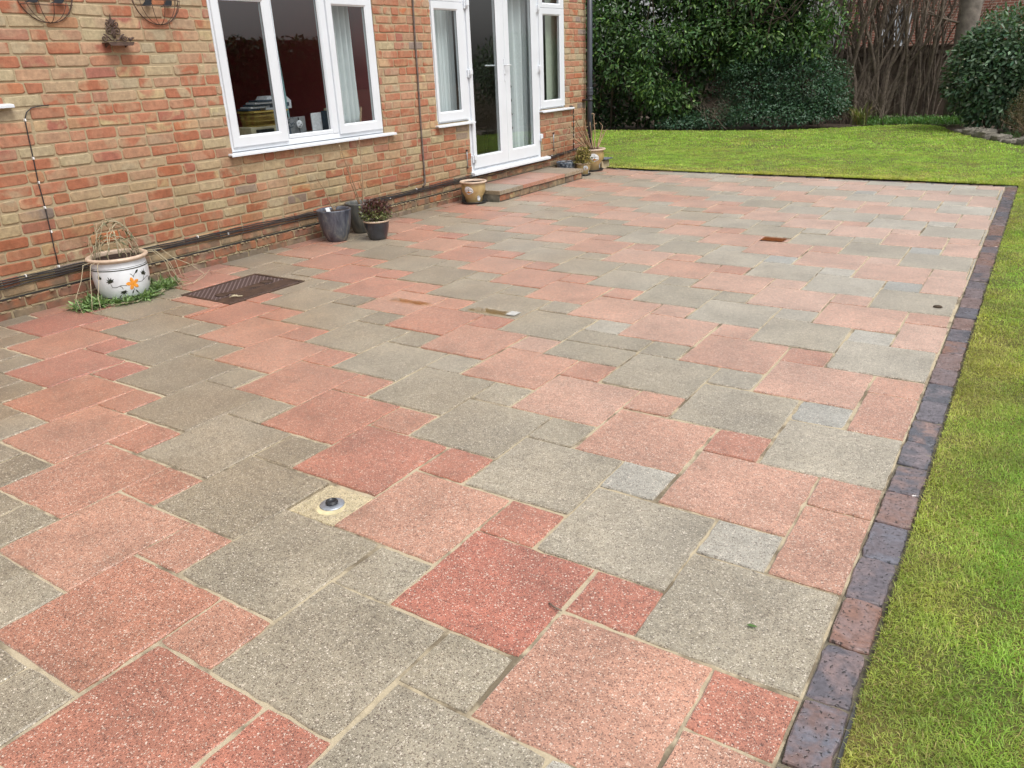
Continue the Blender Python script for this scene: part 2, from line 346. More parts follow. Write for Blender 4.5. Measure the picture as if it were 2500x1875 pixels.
M['patina'] = plain('wet_grey_film', (.25, .26, .27), .08)
t = NT('brown_water'); t.P(base=(.24, .075, .028), rough=.06, spec=.6, coat=.5, coatr=.02); M['water'] = t.m
t = NT('iron_cover'); v = t.pos()
w1 = t.math('SINE', t.math('MULTIPLY', t.math('ADD', t.n('SeparateXYZ', {0: v}).outputs[0], t.n('SeparateXYZ', {0: v}).outputs[1]), 150.))
w2 = t.math('SINE', t.math('MULTIPLY', t.math('SUBTRACT', t.n('SeparateXYZ', {0: v}).outputs[0], t.n('SeparateXYZ', {0: v}).outputs[1]), 150.))
hh = t.math('MAXIMUM', w1, w2)
t.P(base=t.mix(t.ramp(hh, [(.5, 0), (.9, 1)]), (.040, .022, .018), (.20, .15, .15)), rough=.5, metal=.2, normal=t.bump(hh, .6, .004)); M['cover_grid'] = t.m
t = NT('rusty_cover'); nz = t.noise(14, 5)
t.P(base=t.ramp(nz, [(.3, (.035, .022, .018)), (.7, (.11, .065, .045))]), rough=.55, metal=.2, normal=t.bump(t.noise(90, 4), .5, .004)); M['cover'] = t.m
t = NT('far_house_brick'); bt = t.n('TexBrick', {'Vector': t.n('Mapping', {'Vector': t.pos(), 'Rotation': (PI/2, 0, 0)}).outputs[0], 'Color1': (.23, .075, .05), 'Color2': (.28, .115, .075), 'Mortar': (.42, .34, .27), 'Scale': 1., 'Mortar Size': .009, 'Brick Width': .225, 'Row Height': .075})
t.P(base=t.mix(.4, bt.outputs[0], t.ramp(t.noise(4, 4), [(.3, .6), (.7, 1)]), 'MULTIPLY'), rough=.9, normal=t.bump(bt.outputs[1], -.4, .006)); M['far_brick'] = t.m

# ---------------------------------------------------------------- ground, patio, edging, lawn
XE = 1.146                                                    # inner line of the brick edging
XW = -4.362                                                   # brick face of the house wall
def yfar(x): return 9.06+(1.15-x)*.052
MB().add([(-45, -30, -.06), (45, -30, -.06), (45, 70, -.06), (-45, 70, -.06)], [(0, 1, 2, 3)]).build('ground', M['soil'], kind='structure')
def clip(poly, a, b, c):                                      # keep a*x+b*y<=c
    out = []
    for i in range(len(poly)):
        p, q = poly[i], poly[(i+1) % len(poly)]; dp = a*p[0]+b*p[1]-c; dq = a*q[0]+b*q[1]-c
        if dp <= 0: out.append(p)
        if (dp < 0 < dq) or (dq < 0 < dp):
            t_ = dp/(dp-dq); out.append((p[0]+(q[0]-p[0])*t_, p[1]+(q[1]-p[1])*t_))
    return out
Lc = 2.02821*U; Sc = U; G_ = .0115
TONE = {(0, 0, 'B'): .72, (0, 0, 's'): .66, (1, 0, 'B'): .26, (1, 0, 's'): .62, (2, 0, 'B'): .26, (-1, 0, 'B'): .26, (-1, 0, 's'): .62, (-2, 0, 'B'): .62, (-2, 0, 's'): .60, (-3, 0, 'B'): .55,
        (0, -2, 'B'): .60, (0, -2, 's'): .66, (-1, -2, 'B'): .5, (-1, -2, 's'): .35, (0, 2, 'B'): .22, (-1, 2, 'B'): .25, (-1, 2, 's'): .55, (-2, 2, 'B'): .15, (1, -2, 's'): .7,
        (0, 1, 's'): .86, (-1, 1, 's'): .9, (0, 3, 's'): .9, (-1, 3, 's'): .95, (-1, 5, 's'): .97, (-2, 5, 's'): .9, (-3, 7, 's'): 1., (0, 1, 'B'): .55, (-1, 1, 'B'): .5, (0, -1, 'B'): .42, (0, -1, 's'): .4, (1, 1, 'B'): .45, (-1, -1, 'B'): .38, (-1, -1, 's'): .45, (-2, -1, 'B'): .2, (1, -1, 'B'): .45}
COVER = (-3.76, -3.19, 1.955, 2.65)
patio = MB()
def slab(poly, ty, tone, z=0., dz=None):
    if len(poly) < 3: return
    cx = sum(p[0] for p in poly)/len(poly); cy = sum(p[1] for p in poly)/len(poly)
    area = abs(sum(poly[i][0]*poly[(i+1) % len(poly)][1]-poly[(i+1) % len(poly)][0]*poly[i][1] for i in range(len(poly))))/2
    if area < .0012: return
    tx, ty_ = rnd.gauss(0, .0022), rnd.gauss(0, .0022); z += rnd.gauss(0, .0010)-(.003 if rnd.random() < .10 else 0)
    pts = []                                                  # resample the outline, worn slightly out of true
    for i in range(len(poly)):
        p, q = poly[i], poly[(i+1) % len(poly)]; ln = math.hypot(q[0]-p[0], q[1]-p[1]); k = max(1, int(ln/.035))
        chip = rnd.uniform(.003, .008) if rnd.random() < .2 else .0015
        for j in range(k):
            f = j/k; jj = .0013; a, b = p[0]+(q[0]-p[0])*f, p[1]+(q[1]-p[1])*f
            ch_ = chip if j == 0 else (rnd.uniform(.002, .006) if rnd.random() < .03 else 0); dd = math.hypot(cx-a, cy-b) or 1
            pts.append((a+(cx-a)/dd*ch_+rnd.gauss(0, jj), b+(cy-b)/dd*ch_+rnd.gauss(0, jj)))
    n = len(pts); vs = []
    for (ins, zz) in ((.0, -.045), (.0, -.005), (.0045, .0)):
        for p in pts:
            d = math.hypot(p[0]-cx, p[1]-cy) or 1; s_ = 1-ins/max(d, .02)
            x, y = cx+(p[0]-cx)*s_, cy+(p[1]-cy)*s_
            vs.append((x, y, z+zz+(x-cx)*tx+(y-cy)*ty_))
    fs = [tuple(range(2*n, 3*n))]
    for r in range(2):
        for i in range(n): fs.append((r*n+i, r*n+(i+1) % n, (r+1)*n+(i+1) % n, (r+1)*n+i))
    patio.c = (ty, tone, rnd.random()); patio.add(vs, fs)
for i in range(-34, 14):
    for j in range(-14, 26):
        ox, oy = Lc*i+Sc*j, -Sc*i+Lc*j
        if ox > XE or ox < -5.3 or oy > 9.6 or oy < -2.2: continue
        for kind, x0, y0, w_ in (('B', ox, oy, Lc), ('s', ox+Lc, oy+Lc-Sc, Sc)):
            g = G_/2; poly = [(x0+g, y0+g), (x0+w_-g, y0+g), (x0+w_-g, y0+w_-g), (x0+g, y0+w_-g)]
            dx, dy = rnd.gauss(0, .0024), rnd.gauss(0, .0024); ro = rnd.gauss(0, .0035 if kind == 'B' else .005); qx, qy = x0+w_/2, y0+w_/2; poly = [(a+dx-(b-qy)*ro, b+dy+(a-qx)*ro) for a, b in poly]
            poly = clip(poly, 1, 0, XE-.003); poly = clip(poly, -1, 0, 4.345); poly = clip(poly, .052, 1, 9.06+1.15*.052-.012)
            if len(poly) < 3: continue
            mx_ = sum(p[0] for p in poly)/len(poly); my_ = sum(p[1] for p in poly)/len(poly)
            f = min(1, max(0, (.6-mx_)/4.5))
            fy = max(0, (my_-1.5)/8)  # far slabs get paler: grazing sheen and glare put into their tone
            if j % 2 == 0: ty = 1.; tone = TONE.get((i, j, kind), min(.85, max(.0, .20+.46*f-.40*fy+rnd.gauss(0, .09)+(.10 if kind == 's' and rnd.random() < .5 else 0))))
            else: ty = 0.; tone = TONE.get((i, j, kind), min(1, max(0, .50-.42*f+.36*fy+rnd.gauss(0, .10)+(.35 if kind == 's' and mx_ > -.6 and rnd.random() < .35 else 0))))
            z = 0.
            if (i, j, kind) == (-2, -1, 's'): ty = .5; z = -.011
            if (i, j, kind) in ((-6, 8, 's'),): z = -.016
            # manhole cuts
            cx0, cx1, cy0, cy1 = COVER; bx0, bx1 = min(p[0] for p in poly), max(p[0] for p in poly); by0, by1 = min(p[1] for p in poly), max(p[1] for p in poly)
            if bx1 > cx0 and bx0 < cx1 and by1 > cy0 and by0 < cy1:
                pieces = [clip(poly, 1, 0, cx0-.01), clip(poly, -1, 0, -cx1-.01)]
                midp = clip(clip(poly, -1, 0, -cx0), 1, 0, cx1); pieces += [clip(midp, 0, 1, cy0-.01) if midp else [], clip(midp, 0, -1, -cy1-.01) if midp else []]
                for pc in pieces: slab(pc, ty, tone, z)
                continue
            if (i, j, kind) == (-3, 3, 'B'):
                xm = by0+(by1-by0)*.56
                slab(clip(poly, 0, 1, xm-.004), ty, tone, z); slab(clip(poly, 0, -1, -xm-.004), ty, tone-.1, z); continue
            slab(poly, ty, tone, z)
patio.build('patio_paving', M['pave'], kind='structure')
# jointing mortar sheet a few millimetres below the slab tops
N1, N2 = 150, 290; xs = np.linspace(-4.36, XE+.004, N1); ys = np.linspace(-2.3, 9.36, N2)
X, Y = np.meshgrid(xs, ys, indexing='ij'); Z = -.0074+.0009*R_.randn(N1, N2)
lim = 9.06+(1.15-X)*.052; Y = np.minimum(Y, lim)
hole = (X > COVER[0]) & (X < COVER[1]) & (Y > COVER[2]) & (Y < COVER[3]); Z = np.where(hole, -.03, Z)
gx = 1.0; ps = (np.abs(X-(-.406)) < .13) & (np.abs(Y-5.507) < .13); Z = np.where(ps, -.022, Z); ps = (np.abs(X-(-.575)) < .13) & (np.abs(Y-.342) < .13); Z = np.where(ps, -.016, Z)
idx = np.arange(N1*N2).reshape(N1, N2); F = np.stack([idx[:-1, :-1], idx[1:, :-1], idx[1:, 1:], idx[:-1, 1:]], -1).reshape(-1, 4)
tag(np_obj('joint_mortar', np.stack([X, Y, Z], -1).reshape(-1, 3), F, M['joint'], smooth=True), kind='structure')
# brick edging
eb = MB()
def edge_brick(x0, x1, y0, y1, z=0.):
    eb.c = (rnd.random()**1.25, rnd.random(), rnd.random()); cx, cy = (x0+x1)/2, (y0+y1)/2; pts = []
    cs = [(x0, y0), (x1, y0), (x1, y1), (x0, y1)]
    for i in range(4):
        p, q = cs[i], cs[(i+1) % 4]; k = 6 if i % 2 else 4
        for j in range(k):
            f = j/k; a, b = p[0]+(q[0]-p[0])*f, p[1]+(q[1]-p[1])*f
            rr = .006 if j == 0 else 0; d = math.hypot(a-cx, b-cy)
            pts.append((a+(cx-a)/d*rr+rnd.gauss(0, .0022), b+(cy-b)/d*rr+rnd.gauss(0, .0022)))
    n = len(pts); vs = []; tx, ty_ = rnd.gauss(0, .03), rnd.gauss(0, .012); z += rnd.gauss(0, .0025)
    for ins, zz in ((0, -.07), (0, -.006), (.0025, -.0015), (.006, .0)):
        for p in pts:
            d = math.hypot(p[0]-cx, p[1]-cy); s_ = 1-ins/d; x, y = cx+(p[0]-cx)*s_, cy+(p[1]-cy)*s_
            vs.append((x, y, z+zz+(x-cx)*tx+(y-cy)*ty_+rnd.gauss(0, .0006)))
    fs = [tuple(range(3*n, 4*n))]
    for r in range(3):
        for i in range(n): fs.append((r*n+i, r*n+(i+1) % n, (r+1)*n+(i+1) % n, (r+1)*n+i))
    eb.add(vs, fs)
y = .247-.2312*11
while y < 8.95:
    j_ = rnd.gauss(0, .003); edge_brick(1.154+rnd.gauss(0, .0015), 1.261+rnd.gauss(0, .0025), y+.003+j_, min(y+.2285, 9.03)+j_*.5); y += .2312
x = 1.255
while x > -4.0:
    eb_y = yfar(x-.11); edge_brick(max(x-.222, -4.0), x, eb_y, eb_y+.10, -.004); x -= .231
eb.build('brick_edging', M['edge'], kind='structure')
MB().box(1.150, 1.282, -2.3, 9.1, -.05, -.009).build('edging_bed', plain('damp_earthy_mortar', (.14, .12, .085), .8, nscale=30, var=.5, bump=.8, bdist=.005), kind='structure')
MB().add([(1.262, -.6, -.0045), (1.296, -.6, -.0045), (1.292, -.1, -.0045), (1.283, .10, -.0045), (1.272, .24, -.0045), (1.262, .30, -.0045)], [(0, 1, 2, 3, 4, 5)]).build('wet_concrete_haunch', plain('wet_concrete', (.17, .165, .16), .12, nscale=9, var=.25, bump=.2), kind='structure')
# lawn sheet
LB = [(-14, 15.5), (-7.3, 15.55), (-5, 15.6), (-3.1, 15.85), (-2.2, 16.5), (-1.5, 17.2), (-.8, 17.5), (-.35, 17.0), (-.08, 16.0), (.37, 14.95), (.84, 13.9), (1.18, 13.42), (2.2, 12.6), (4, 12.2), (6.5, 12)]
def lawn_top(x): return np.interp(x, [p[0] for p in LB], [p[1] for p in LB])
def in_lawn(x, y):
    right = (x > 1.272) & (y < lawn_top(x)) & (x < 6.5)
    far = (x <= 1.272) & (y > 9.175+(1.15-x)*.052) & (y < lawn_top(x)) & ~((x < -4.3) & (y < 9.75))
    return right | far
def lawn_h(x, y): return .006+.008*np.sin(x*1.7+y*.6)*np.cos(y*.9)+np.clip((x-1.3)*.03, 0, .03)
V = []; F = []
for (xa, xb, ya, yb, nx, ny) in ((1.272, 6.5, -2.5, None, 40, 60), (-14, 1.272, None, None, 90, 40)):
    xs = np.linspace(xa, xb, nx); b0 = len(V)
    for x in xs:
        y0 = -2.5 if ya is not None else (9.175+(1.15-x)*.052 if x > -4.3 else 9.75); y1 = float(lawn_top(x))
        for yy in np.linspace(y0, y1, ny): V.append((x, yy, float(lawn_h(x, yy))))
    for a in range(nx-1):
        for b in range(ny-1): F.append((b0+a*ny+b, b0+(a+1)*ny+b, b0+(a+1)*ny+b+1, b0+a*ny+b+1))
tag(np_obj('lawn', V, F, M['thatch'], smooth=True), kind='structure')
def vnoise(x, y, s, seed=0):
    r = np.random.RandomState(seed).rand(64, 64); a = x*s; b = y*s; i = np.floor(a).astype(int); j = np.floor(b).astype(int); fa = a-i; fb = b-j
    fa = fa*fa*(3-2*fa); fb = fb*fb*(3-2*fb); g = lambda p, q: r[p % 64, q % 64]
    return (g(i, j)*(1-fa)+g(i+1, j)*fa)*(1-fb)+(g(i, j+1)*(1-fa)+g(i+1, j+1)*fa)*fb
def grass_blades(n, x0, x1, y0, y1, ln, wd, seed):
    r = np.random.RandomState(seed); x = r.uniform(x0, x1, n); y = r.uniform(y0, y1, n)
    k = in_lawn(x, y); x, y = x[k], y[k]; n = len(x)
    dens = vnoise(x, y, 6, 5)*.5+vnoise(x, y, 1.1, 6)*.5; k = r.rand(n) < .15+1.25*dens; x, y = x[k], y[k]; n = len(x)
    clump = vnoise(x, y, 9, 3); az = (vnoise(x, y, 5, 9)*6.28*1.5+r.randn(n)*1.7); lean = np.abs(r.randn(n)*.30+1.02)
    L_ = ln*(.5+.8*r.rand(n))*(.75+.6*clump); W_ = wd*(.6+.8*r.rand(n))
    dx, dy = np.cos(az), np.sin(az); h = np.cos(np.clip(lean, 0, 1.35)); o_ = np.sin(np.clip(lean, 0, 1.35))
    P = np.stack([x, y, lawn_h(x, y)-.002], 1); H = np.stack([dx, dy, 0*dx], 1); Z_ = np.array([0, 0, 1.]); S = np.stack([-dy, dx, 0*dx], 1)
    tw = r.randn(n)*.6; S = S*np.cos(tw)[:, None]+np.array([0, 0, 1.])*np.sin(tw)[:, None]*.5
    m_ = P+H*(o_*L_*.35)[:, None]+Z_*(h*L_*.55+.15*L_)[:, None]; t_ = P+H*(o_*L_)[:, None]+Z_*(h*L_*.75+.1*L_)[:, None]
    V = np.stack([P-S*W_[:, None]*.5, P+S*W_[:, None]*.5, m_+S*W_[:, None]*.45, m_-S*W_[:, None]*.45, t_+S*W_[:, None]*.08, t_-S*W_[:, None]*.08], 1)
    o = np.arange(n)[:, None]*6; F = np.stack([o+np.array([0, 1, 2, 3]), o+np.array([3, 2, 4, 5])], 1)
    # colour: mossy yellow near the paving, greener away from it
    dist = np.where(x > 1.272, x-1.27, 0)+np.where(x <= 1.272, np.maximum(0, y-(9.17+(1.15-x)*.052))*.35, 0)
    mos = np.clip(1.0-dist*3.2, 0, 1)*.75+(vnoise(x, y, 1.6, 21)-.5)*.6+(vnoise(x, y, 4.2, 22)-.5)*.6+(vnoise(x, y, 13, 23)-.5)*.5-.05*(y > 10); mos = np.clip(mos+.10, 0, 1)[:, None]; sh = ((.68+.40*vnoise(x, y, 11, 31)+.40*vnoise(x, y, 3.3, 32))*(1+.12*(y > 9.1)))[:, None]
    gr = np.array([.17, .315, .04]); br = np.array([.34, .48, .085]); ye = np.array([.48, .43, .12]); st_ = np.array([.52, .44, .18])
    v = r.rand(n)[:, None]; c = (gr*(1-v)+br*v)*(1-mos)+(br*.35+ye*.65)*mos*(.55+.6*v)
    dead = (r.rand(n) < .04+.22*mos[:, 0])[:, None]; c = np.where(dead, st_*(.4+.7*v), c)*sh
    return V.reshape(-1, 3), F.reshape(-1, 4), np.repeat(c, 2, 0)
Vs, Fs, Cs, b = [], [], [], 0
for args in ((240000, 1.262, 2.0, -1.2, 3.2, .0165, .0019, 1), (22000, 1.270, 2.0, -1.2, 4.5, .032, .0018, 12), (150000, 1.262, 2.3, 3.2, 9.3, .019, .0027, 2), (30000, 2.1, 4.5, -1.2, 12, .04, .006, 3),
             (260000, -7.8, 2.2, 9.1, 12.4, .020, .0045, 4), (120000, -7.8, 2.2, 12.4, 17.6, .03, .008, 5), (40000, -3.9, 1.3, 9.17, 9.45, .035, .004, 6)):
    v, f, c = grass_blades(*args); Vs.append(v); Fs.append(f+b); Cs.append(c); b += len(v)
go = np_obj('lawn_grass', np.concatenate(Vs), np.concatenate(Fs), M['grass'], col=np.concatenate(Cs)); tag(go, 'short mown grass, mossy yellow beside the paving', 'grass', kind='stuff')

# ---------------------------------------------------------------- house
house = thing('brick_house', 'red and buff brick house wall with white plastic windows and French doors', 'house', (XW, 4, 0))
hl = Vector((-XW, -4, 0))
def hpart(mb, name, mats, parent=house):
    o = mb.build(name, mats, parent)
    if parent is house: o.location = hl
    return o
OPEN = [(3.095, 5.03, .875, 2.20), (5.935, 6.55, .89, 2.48), (6.535, 8.185, .265, 2.48), (8.17, 8.865, .90, 2.48), (.35, 1.335, 1.375, 2.5)]
YC = 9.50; ZT = 3.3; YL = -3.0
def inside(y0, y1, z0, z1): return any(y1 > a+.004 and y0 < b-.004 and z1 > c+.012 and z0 < d-.012 for a, b, c, d in OPEN)
def brick_shape(mb, y0, y1, z0, z1, xf, depth=.02, axis='x', sgn=1):
    """rounded, slightly crooked brick face standing proud of the mortar"""
    bv = .0055; j = lambda s=.0021: rnd.gauss(0, s); xo = xf+j(.0016); vs = []
    tl = rnd.gauss(0, .0022)
    w_, h_ = y1-y0, z1-z0; c = min(.010, w_*.2)*rnd.uniform(.25, 1.5)
    oct_ = [(y0+c, z0), (y1-c, z0), (y1, z0+c*.8), (y1, z1-c*.8), (y1-c, z1), (y0+c, z1), (y0, z1-c*.8), (y0, z0+c*.8)]
    oct_ = [(a+j(), b_+j()) for a, b_ in oct_]; cy, cz = (y0+y1)/2, (z0+z1)/2
    for ins, dx in ((0, -depth), (0, -.0055), (bv*.45, -.0015), (bv, 0)):
        for a, b_ in oct_:
            ya = a+(ins if a < cy else -ins); za = b_+(ins if b_ < cz else -ins); xx = xo+dx+tl*(za-cz)/.07*.5
            vs.append((xx, ya, za) if axis == 'x' else (ya, xx, za))
    fs = [tuple(range(24, 32))]
    for r in range(3):
        for i in range(8): fs.append((r*8+i, r*8+(i+1) % 8, (r+1)*8+(i+1) % 8, (r+1)*8+i))
    if axis != 'x': fs = [f[::-1] for f in fs]
    mb.add(vs, fs)
def btype():
    r = rnd.random()
    return (rnd.uniform(0, .22) if r < .36 else rnd.uniform(.22, .42) if r < .60 else rnd.uniform(.45, .55) if r < .63 else rnd.uniform(.6, .7) if r < .73 else rnd.uniform(.74, .9) if r < .975 else rnd.uniform(.93, 1), rnd.random(), rnd.random())
CH = .0818
wb = MB()
def courses(mb, ya, yb, z_from, z_to, xf, axis='x', openings=True, sgn=1, seed=0):
    z = z_from; row = 0
    while z < z_to:
        y = ya-(.119 if row % 2 else 0)-rnd.uniform(0, .02); nxt = []
        while y < yb:
            ln = .226+rnd.gauss(0, .003) if rnd.random() < .84 else .108; e = y+ln; a, b_ = max(y, ya), min(e, yb); segs = [(a, b_)]
            if openings:
                for (o0, o1, c0, c1) in OPEN:
                    if z+CH-.01 > c0+.012 and z < c1-.012:
                        ns = []
                        for (p, q) in segs:
                            if q <= o0 or p >= o1: ns.append((p, q))
                            else:
                                if p < o0-.03: ns.append((p, o0))
                                if q > o1+.03: ns.append((o1, q))
                        segs = ns
            for (p, q) in segs:
                if q-p > .03:
                    mb.c = btype(); brick_shape(mb, p, q, z+rnd.gauss(0, .001), z+CH-.0125+rnd.gauss(0, .0015), xf, axis=axis)
            y = e+.012+rnd.gauss(0, .002)
        z += CH; row += 1
Z0 = .205
courses(wb, YL, YC-.002, Z0, ZT, XW)
hpart(wb, 'brick_facing', M['brick'])
gb = MB(); courses(gb, -8.6, XW-.012, Z0-2*CH, ZT, YC, axis='y', openings=False); hpart(gb, 'gable_facing', M['brick'])
# backing wall of mortar, with real openings
mw = MB(); MX = XW-.0065
def wall_panel(y0, y1, z0, z1): mw.box(XW-.12, MX, y0, y1, z0, z1)
cuts = sorted(OPEN)
zs_all = sorted({Z0-.01, ZT} | {c for o in OPEN for c in o[2:4]})
for k in range(len(zs_all)-1):
    z0, z1 = zs_all[k], zs_all[k+1]; y = YL
    for (a, b_, c, d) in sorted(o for o in OPEN if o[2] < z1-.001 and o[3] > z0+.001):
        if a > y+.001: wall_panel(y, a, z0, z1)
        y = max(y, b_)
    if y < YC-.007: wall_panel(y, YC-.0065, z0, z1)
mw.box(-8.6, XW-.121, YC-.28, YC-.0065, 0, ZT)
hpart(mw, 'mortar_backing', M['mortar'])
# plinth : slim courses under the damp proof line
pb = MB()
z_rows = [(-.02, .048, -4.338), (.058, .122, -4.346)]
for ri, (za, zb, xf) in enumerate(z_rows):
    y = YL+(.11 if ri else 0)
    while y < YC-.02:
        e = min(y+.213, YC-.01); pb.c = (rnd.choice((.02, .1, .2, .5, .05, .62)) if ri else rnd.choice((.97, .62, .95, .99)), rnd.random()*.6, rnd.random())
        brick_shape(pb, y, e, za, zb, xf); y = e+.012
hpart(pb, 'plinth_bricks', [M['brick_low']])
pb2 = MB(); y = YL
while y < YC-.02:
    e = min(y+.213, YC-.01); pb2.c = btype(); brick_shape(pb2, y, e, .145, .197, XW+.004); y = e+.011
hpart(pb2, 'damp_course_bricks', M['brick_low'])
pm = MB(); pm.box(XW-.12, -4.345, YL, YC-.0065, -.05, .05); pm.box(XW-.12, -4.353, YL, YC-.0065, .05, .128); pm.box(XW-.12, XW-.001, YL, YC-.0065, .138, Z0-.01)
hpart(pm, 'plinth_mortar', M['mortar'])
dp = MB(); n = 120
for k in range(n):
    y0 = YL+(YC-YL)*k/n; dp.box(XW-.1, -4.351+rnd.uniform(0, .006), y0, y0+(YC-YL)/n+.001*0, .1285, .1375)
hpart(dp, 'damp_proof_course', M['black'])
cr_ = MB()                                                        # rough mortar crumbs along the ledges
for k in range(900):
    y = rnd.uniform(YL, YC-.05); zz = rnd.choice((.051, .051, .124)); s_ = rnd.uniform(.003, .009); x = -4.340+rnd.uniform(-.006, .003)
    cr_.box(x-s_, x+s_, y-s_*rnd.uniform(.6, 2), y+s_*rnd.uniform(.6, 2), zz-s_*.5, zz+s_*.8, .001)
hpart(cr_, 'mortar_crumbs', M['mortar'])
hpart(MB().box(-8.9, XW+.25, YL-.2, YC+.2, ZT+.001, ZT+.03), 'soffit', M['fascia'])
hpart(MB().box(XW+.251, XW+.275, YL-.2, YC+.2, ZT-.02, ZT+.16), 'fascia_board', M['fascia'])
rf = MB().prism([(XW+.30, ZT+.165), (XW+.30, ZT+.19), (-6.6, ZT+1.5), (-8.95, ZT+.19), (-8.95, ZT+.165)], YL-.3, YC+.3, 'y'); hpart(rf, 'roof', M['slate'])
# rooms behind the glass
def room(y0, y1, mat, zf=.2):
    r = MB(); x0, x1 = -8.3, XW-.121
    r.add([(x0, y0, zf), (x0, y1, zf), (x0, y1, 2.55), (x0, y0, 2.55)], [(0, 1, 2, 3)])
    r.add([(x0, y1, zf), (x1, y1, zf), (x1, y1, 2.55), (x0, y1, 2.55)], [(0, 1, 2, 3)])
    r.add([(x0, y0, zf), (x1, y0, zf), (x1, y0, 2.55), (x0, y0, 2.55)], [(3, 2, 1, 0)])
    hpart(r, 'room_wall', mat)
    hpart(MB().box(x0, x1, y0, y1, zf-.02, zf), 'room_floor', M['carpet']); hpart(MB().box(x0, x1, y0, y1, 2.55, 2.57), 'room_ceiling', M['ceil'])
room(.2, 5.16, M['maroon']); room(5.24, 9.2, M['room_dark'])
hpart(MB().box(-8.5, XW-.121, 5.161, 5.239, .15, 2.6), 'partition_wall', M['ceil'])
hpart(MB().box(-8.6, -8.31, YL, YC-.29, 0, ZT), 'rear_wall', M['mortar'])
hpart(MB().box(-8.59, XW-.121, YL, YL+.1, 0, ZT), 'side_wall', M['mortar'])
# ---- frames
def ring(mb, y0, y1, z0, z1, wl, wr, wb_, wt, xf, depth=.05, ch=.016, chx=.012):
    """mitred frame ring with a chamfer towards the glass"""
    prof = [(0, -depth), (0, -.004), (.004, 0), ('i', 0), ('j', -chx), ('j', -depth)]
    vs = []
    for (o, x) in prof:
        if o == 'i': a = [wl-ch, wr-ch, wb_-ch, wt-ch]
        elif o == 'j': a = [wl, wr, wb_, wt]
        else: a = [o]*4
        vs += [(xf+x, y0+a[0], z0+a[2]), (xf+x, y1-a[1], z0+a[2]), (xf+x, y1-a[1], z1-a[3]), (xf+x, y0+a[0], z1-a[3])]
    fs = []
    m = len(prof)
    for r in range(m):
        r2 = (r+1) % m
        for i in range(4): fs.append((r*4+i, r*4+(i+1) % 4, r2*4+(i+1) % 4, r2*4+i))
    mb.add(vs, fs)
def bar(mb, y0, y1, z0, z1, xf, depth=.05, ch=.012):
    mb.prism([(xf-depth, y0), (xf-.012, y0), (xf, y0+ch), (xf, y1-ch), (xf-.012, y1), (xf-depth, y1)], z0, z1, 'z')
def gasket_glass(parent, y0, y1, z0, z1, xf):
    """double glazed unit with a dark rubber line round it"""
    MB().add([(xf-.020, y0-.004, z0-.004), (xf-.020, y1+.004, z0-.004), (xf-.020, y1+.004, z1+.004), (xf-.020, y0-.004, z1+.004)], [(0, 1, 2, 3)]).build('glass_pane', M['glass'], parent)
    g = MB(); w_ = .0035; x0, x1 = xf-.0195, xf-.0165
    g.box(x0, x1, y0, y0+w_, z0, z1); g.box(x0, x1, y1-w_, y1, z0, z1); g.box(x0, x1, y0+w_, y1-w_, z0, z0+w_); g.box(x0, x1, y0+w_, y1-w_, z1-w_, z1)
    g.build('glazing_gasket', M['black'], parent)
def sill(parent, y0, y1, zt, proj=.05, name='sill'):
    m = MB().prism([(XW-.10, zt-.008), (XW-.06, zt), (XW+.0, zt-.004), (XW+proj-.006, zt-.010), (XW+proj, zt-.014), (XW+proj, zt-.030), (XW+proj-.005, zt-.030), (XW+proj-.005, zt-.020), (XW-.0, zt-.022), (XW-.10, zt-.024)], y0, y1, 'y')
    return fix_normals(m.build(name, M['white'], parent))
def win(name): 
    o = bpy.data.objects.new(name, None); C.objects.link(o); o.parent = house; o.location = hl; return o
def sash(parent, y0, y1, z0, z1, wl, wr, wb_, wt, xf, name='sash'):
    m = MB(); ring(m, y0, y1, z0, z1, wl, wr, wb_, wt, xf, .045); fix_normals(m.build(name, M['white'], parent))
    gasket_glass(parent, y0+wl-.002, y1-wr+.002, z0+wb_-.002, z1-wt+.002, xf)
XF = XW-.012                                                       # front of the fixed frames
wn = win('window'); wn['label'] = 'wide three light white plastic window'
m = MB(); ring(m, 3.103, 5.023, .885, 2.192, .05, .05, .052, .05, XF, .06); bar(m, 3.705, 3.757, .937, 2.142, XF-.001); bar(m, 4.312, 4.400, .937, 2.142, XF-.001)
fix_normals(m.build('frame', M['white'], wn))
m = MB(); ring(m, 3.757, 4.312, .937, 2.142, .012, .012, .038, .014, XF-.003, .04, ch=.008); fix_normals(m.build('glazing_bead', M['white'], wn)); gasket_glass(wn, 3.767, 4.302, .973, 2.13, XF-.004)
sash(wn, 3.121, 3.733, .922, 2.150, .085, .095, .092, .090, XF+.018); sash(wn, 4.392, 5.008, .922, 2.150, .080, .098, .092, .090, XF+.018)
sill(wn, 3.05, 5.165, .882)
m = MB(); m.box(XF-.045, XF-.035, 3.652, 3.668, 1.27, 1.40, .003); m.box(XF-.034, XF-.018, 3.654, 3.666, 1.29, 1.39, .003); m.build('sash_handle', M['white'], wn)
dr = win('french_door'); dr['label'] = 'white French doors with a low step in front'
m = MB(); ring(m, 6.540, 8.180, .275, 2.475, .055, .055, .045, .05, XF, .07); fix_normals(m.build('frame', M['white'], dr))
def leaf(y0, y1, wl, wr, gz):
    m = MB(); ring(m, y0, y1, .325, 2.43, wl, wr, gz-.325, .11, XF+.016, .055); fix_normals(m.build('door_leaf', M['white'], dr)); gasket_glass(dr, y0+wl-.002, y1-wr+.002, gz-.002, 2.322, XF+.016)
leaf(6.590, 7.350, .078, .155, .475); leaf(7.354, 8.125, .118, .122, .475)
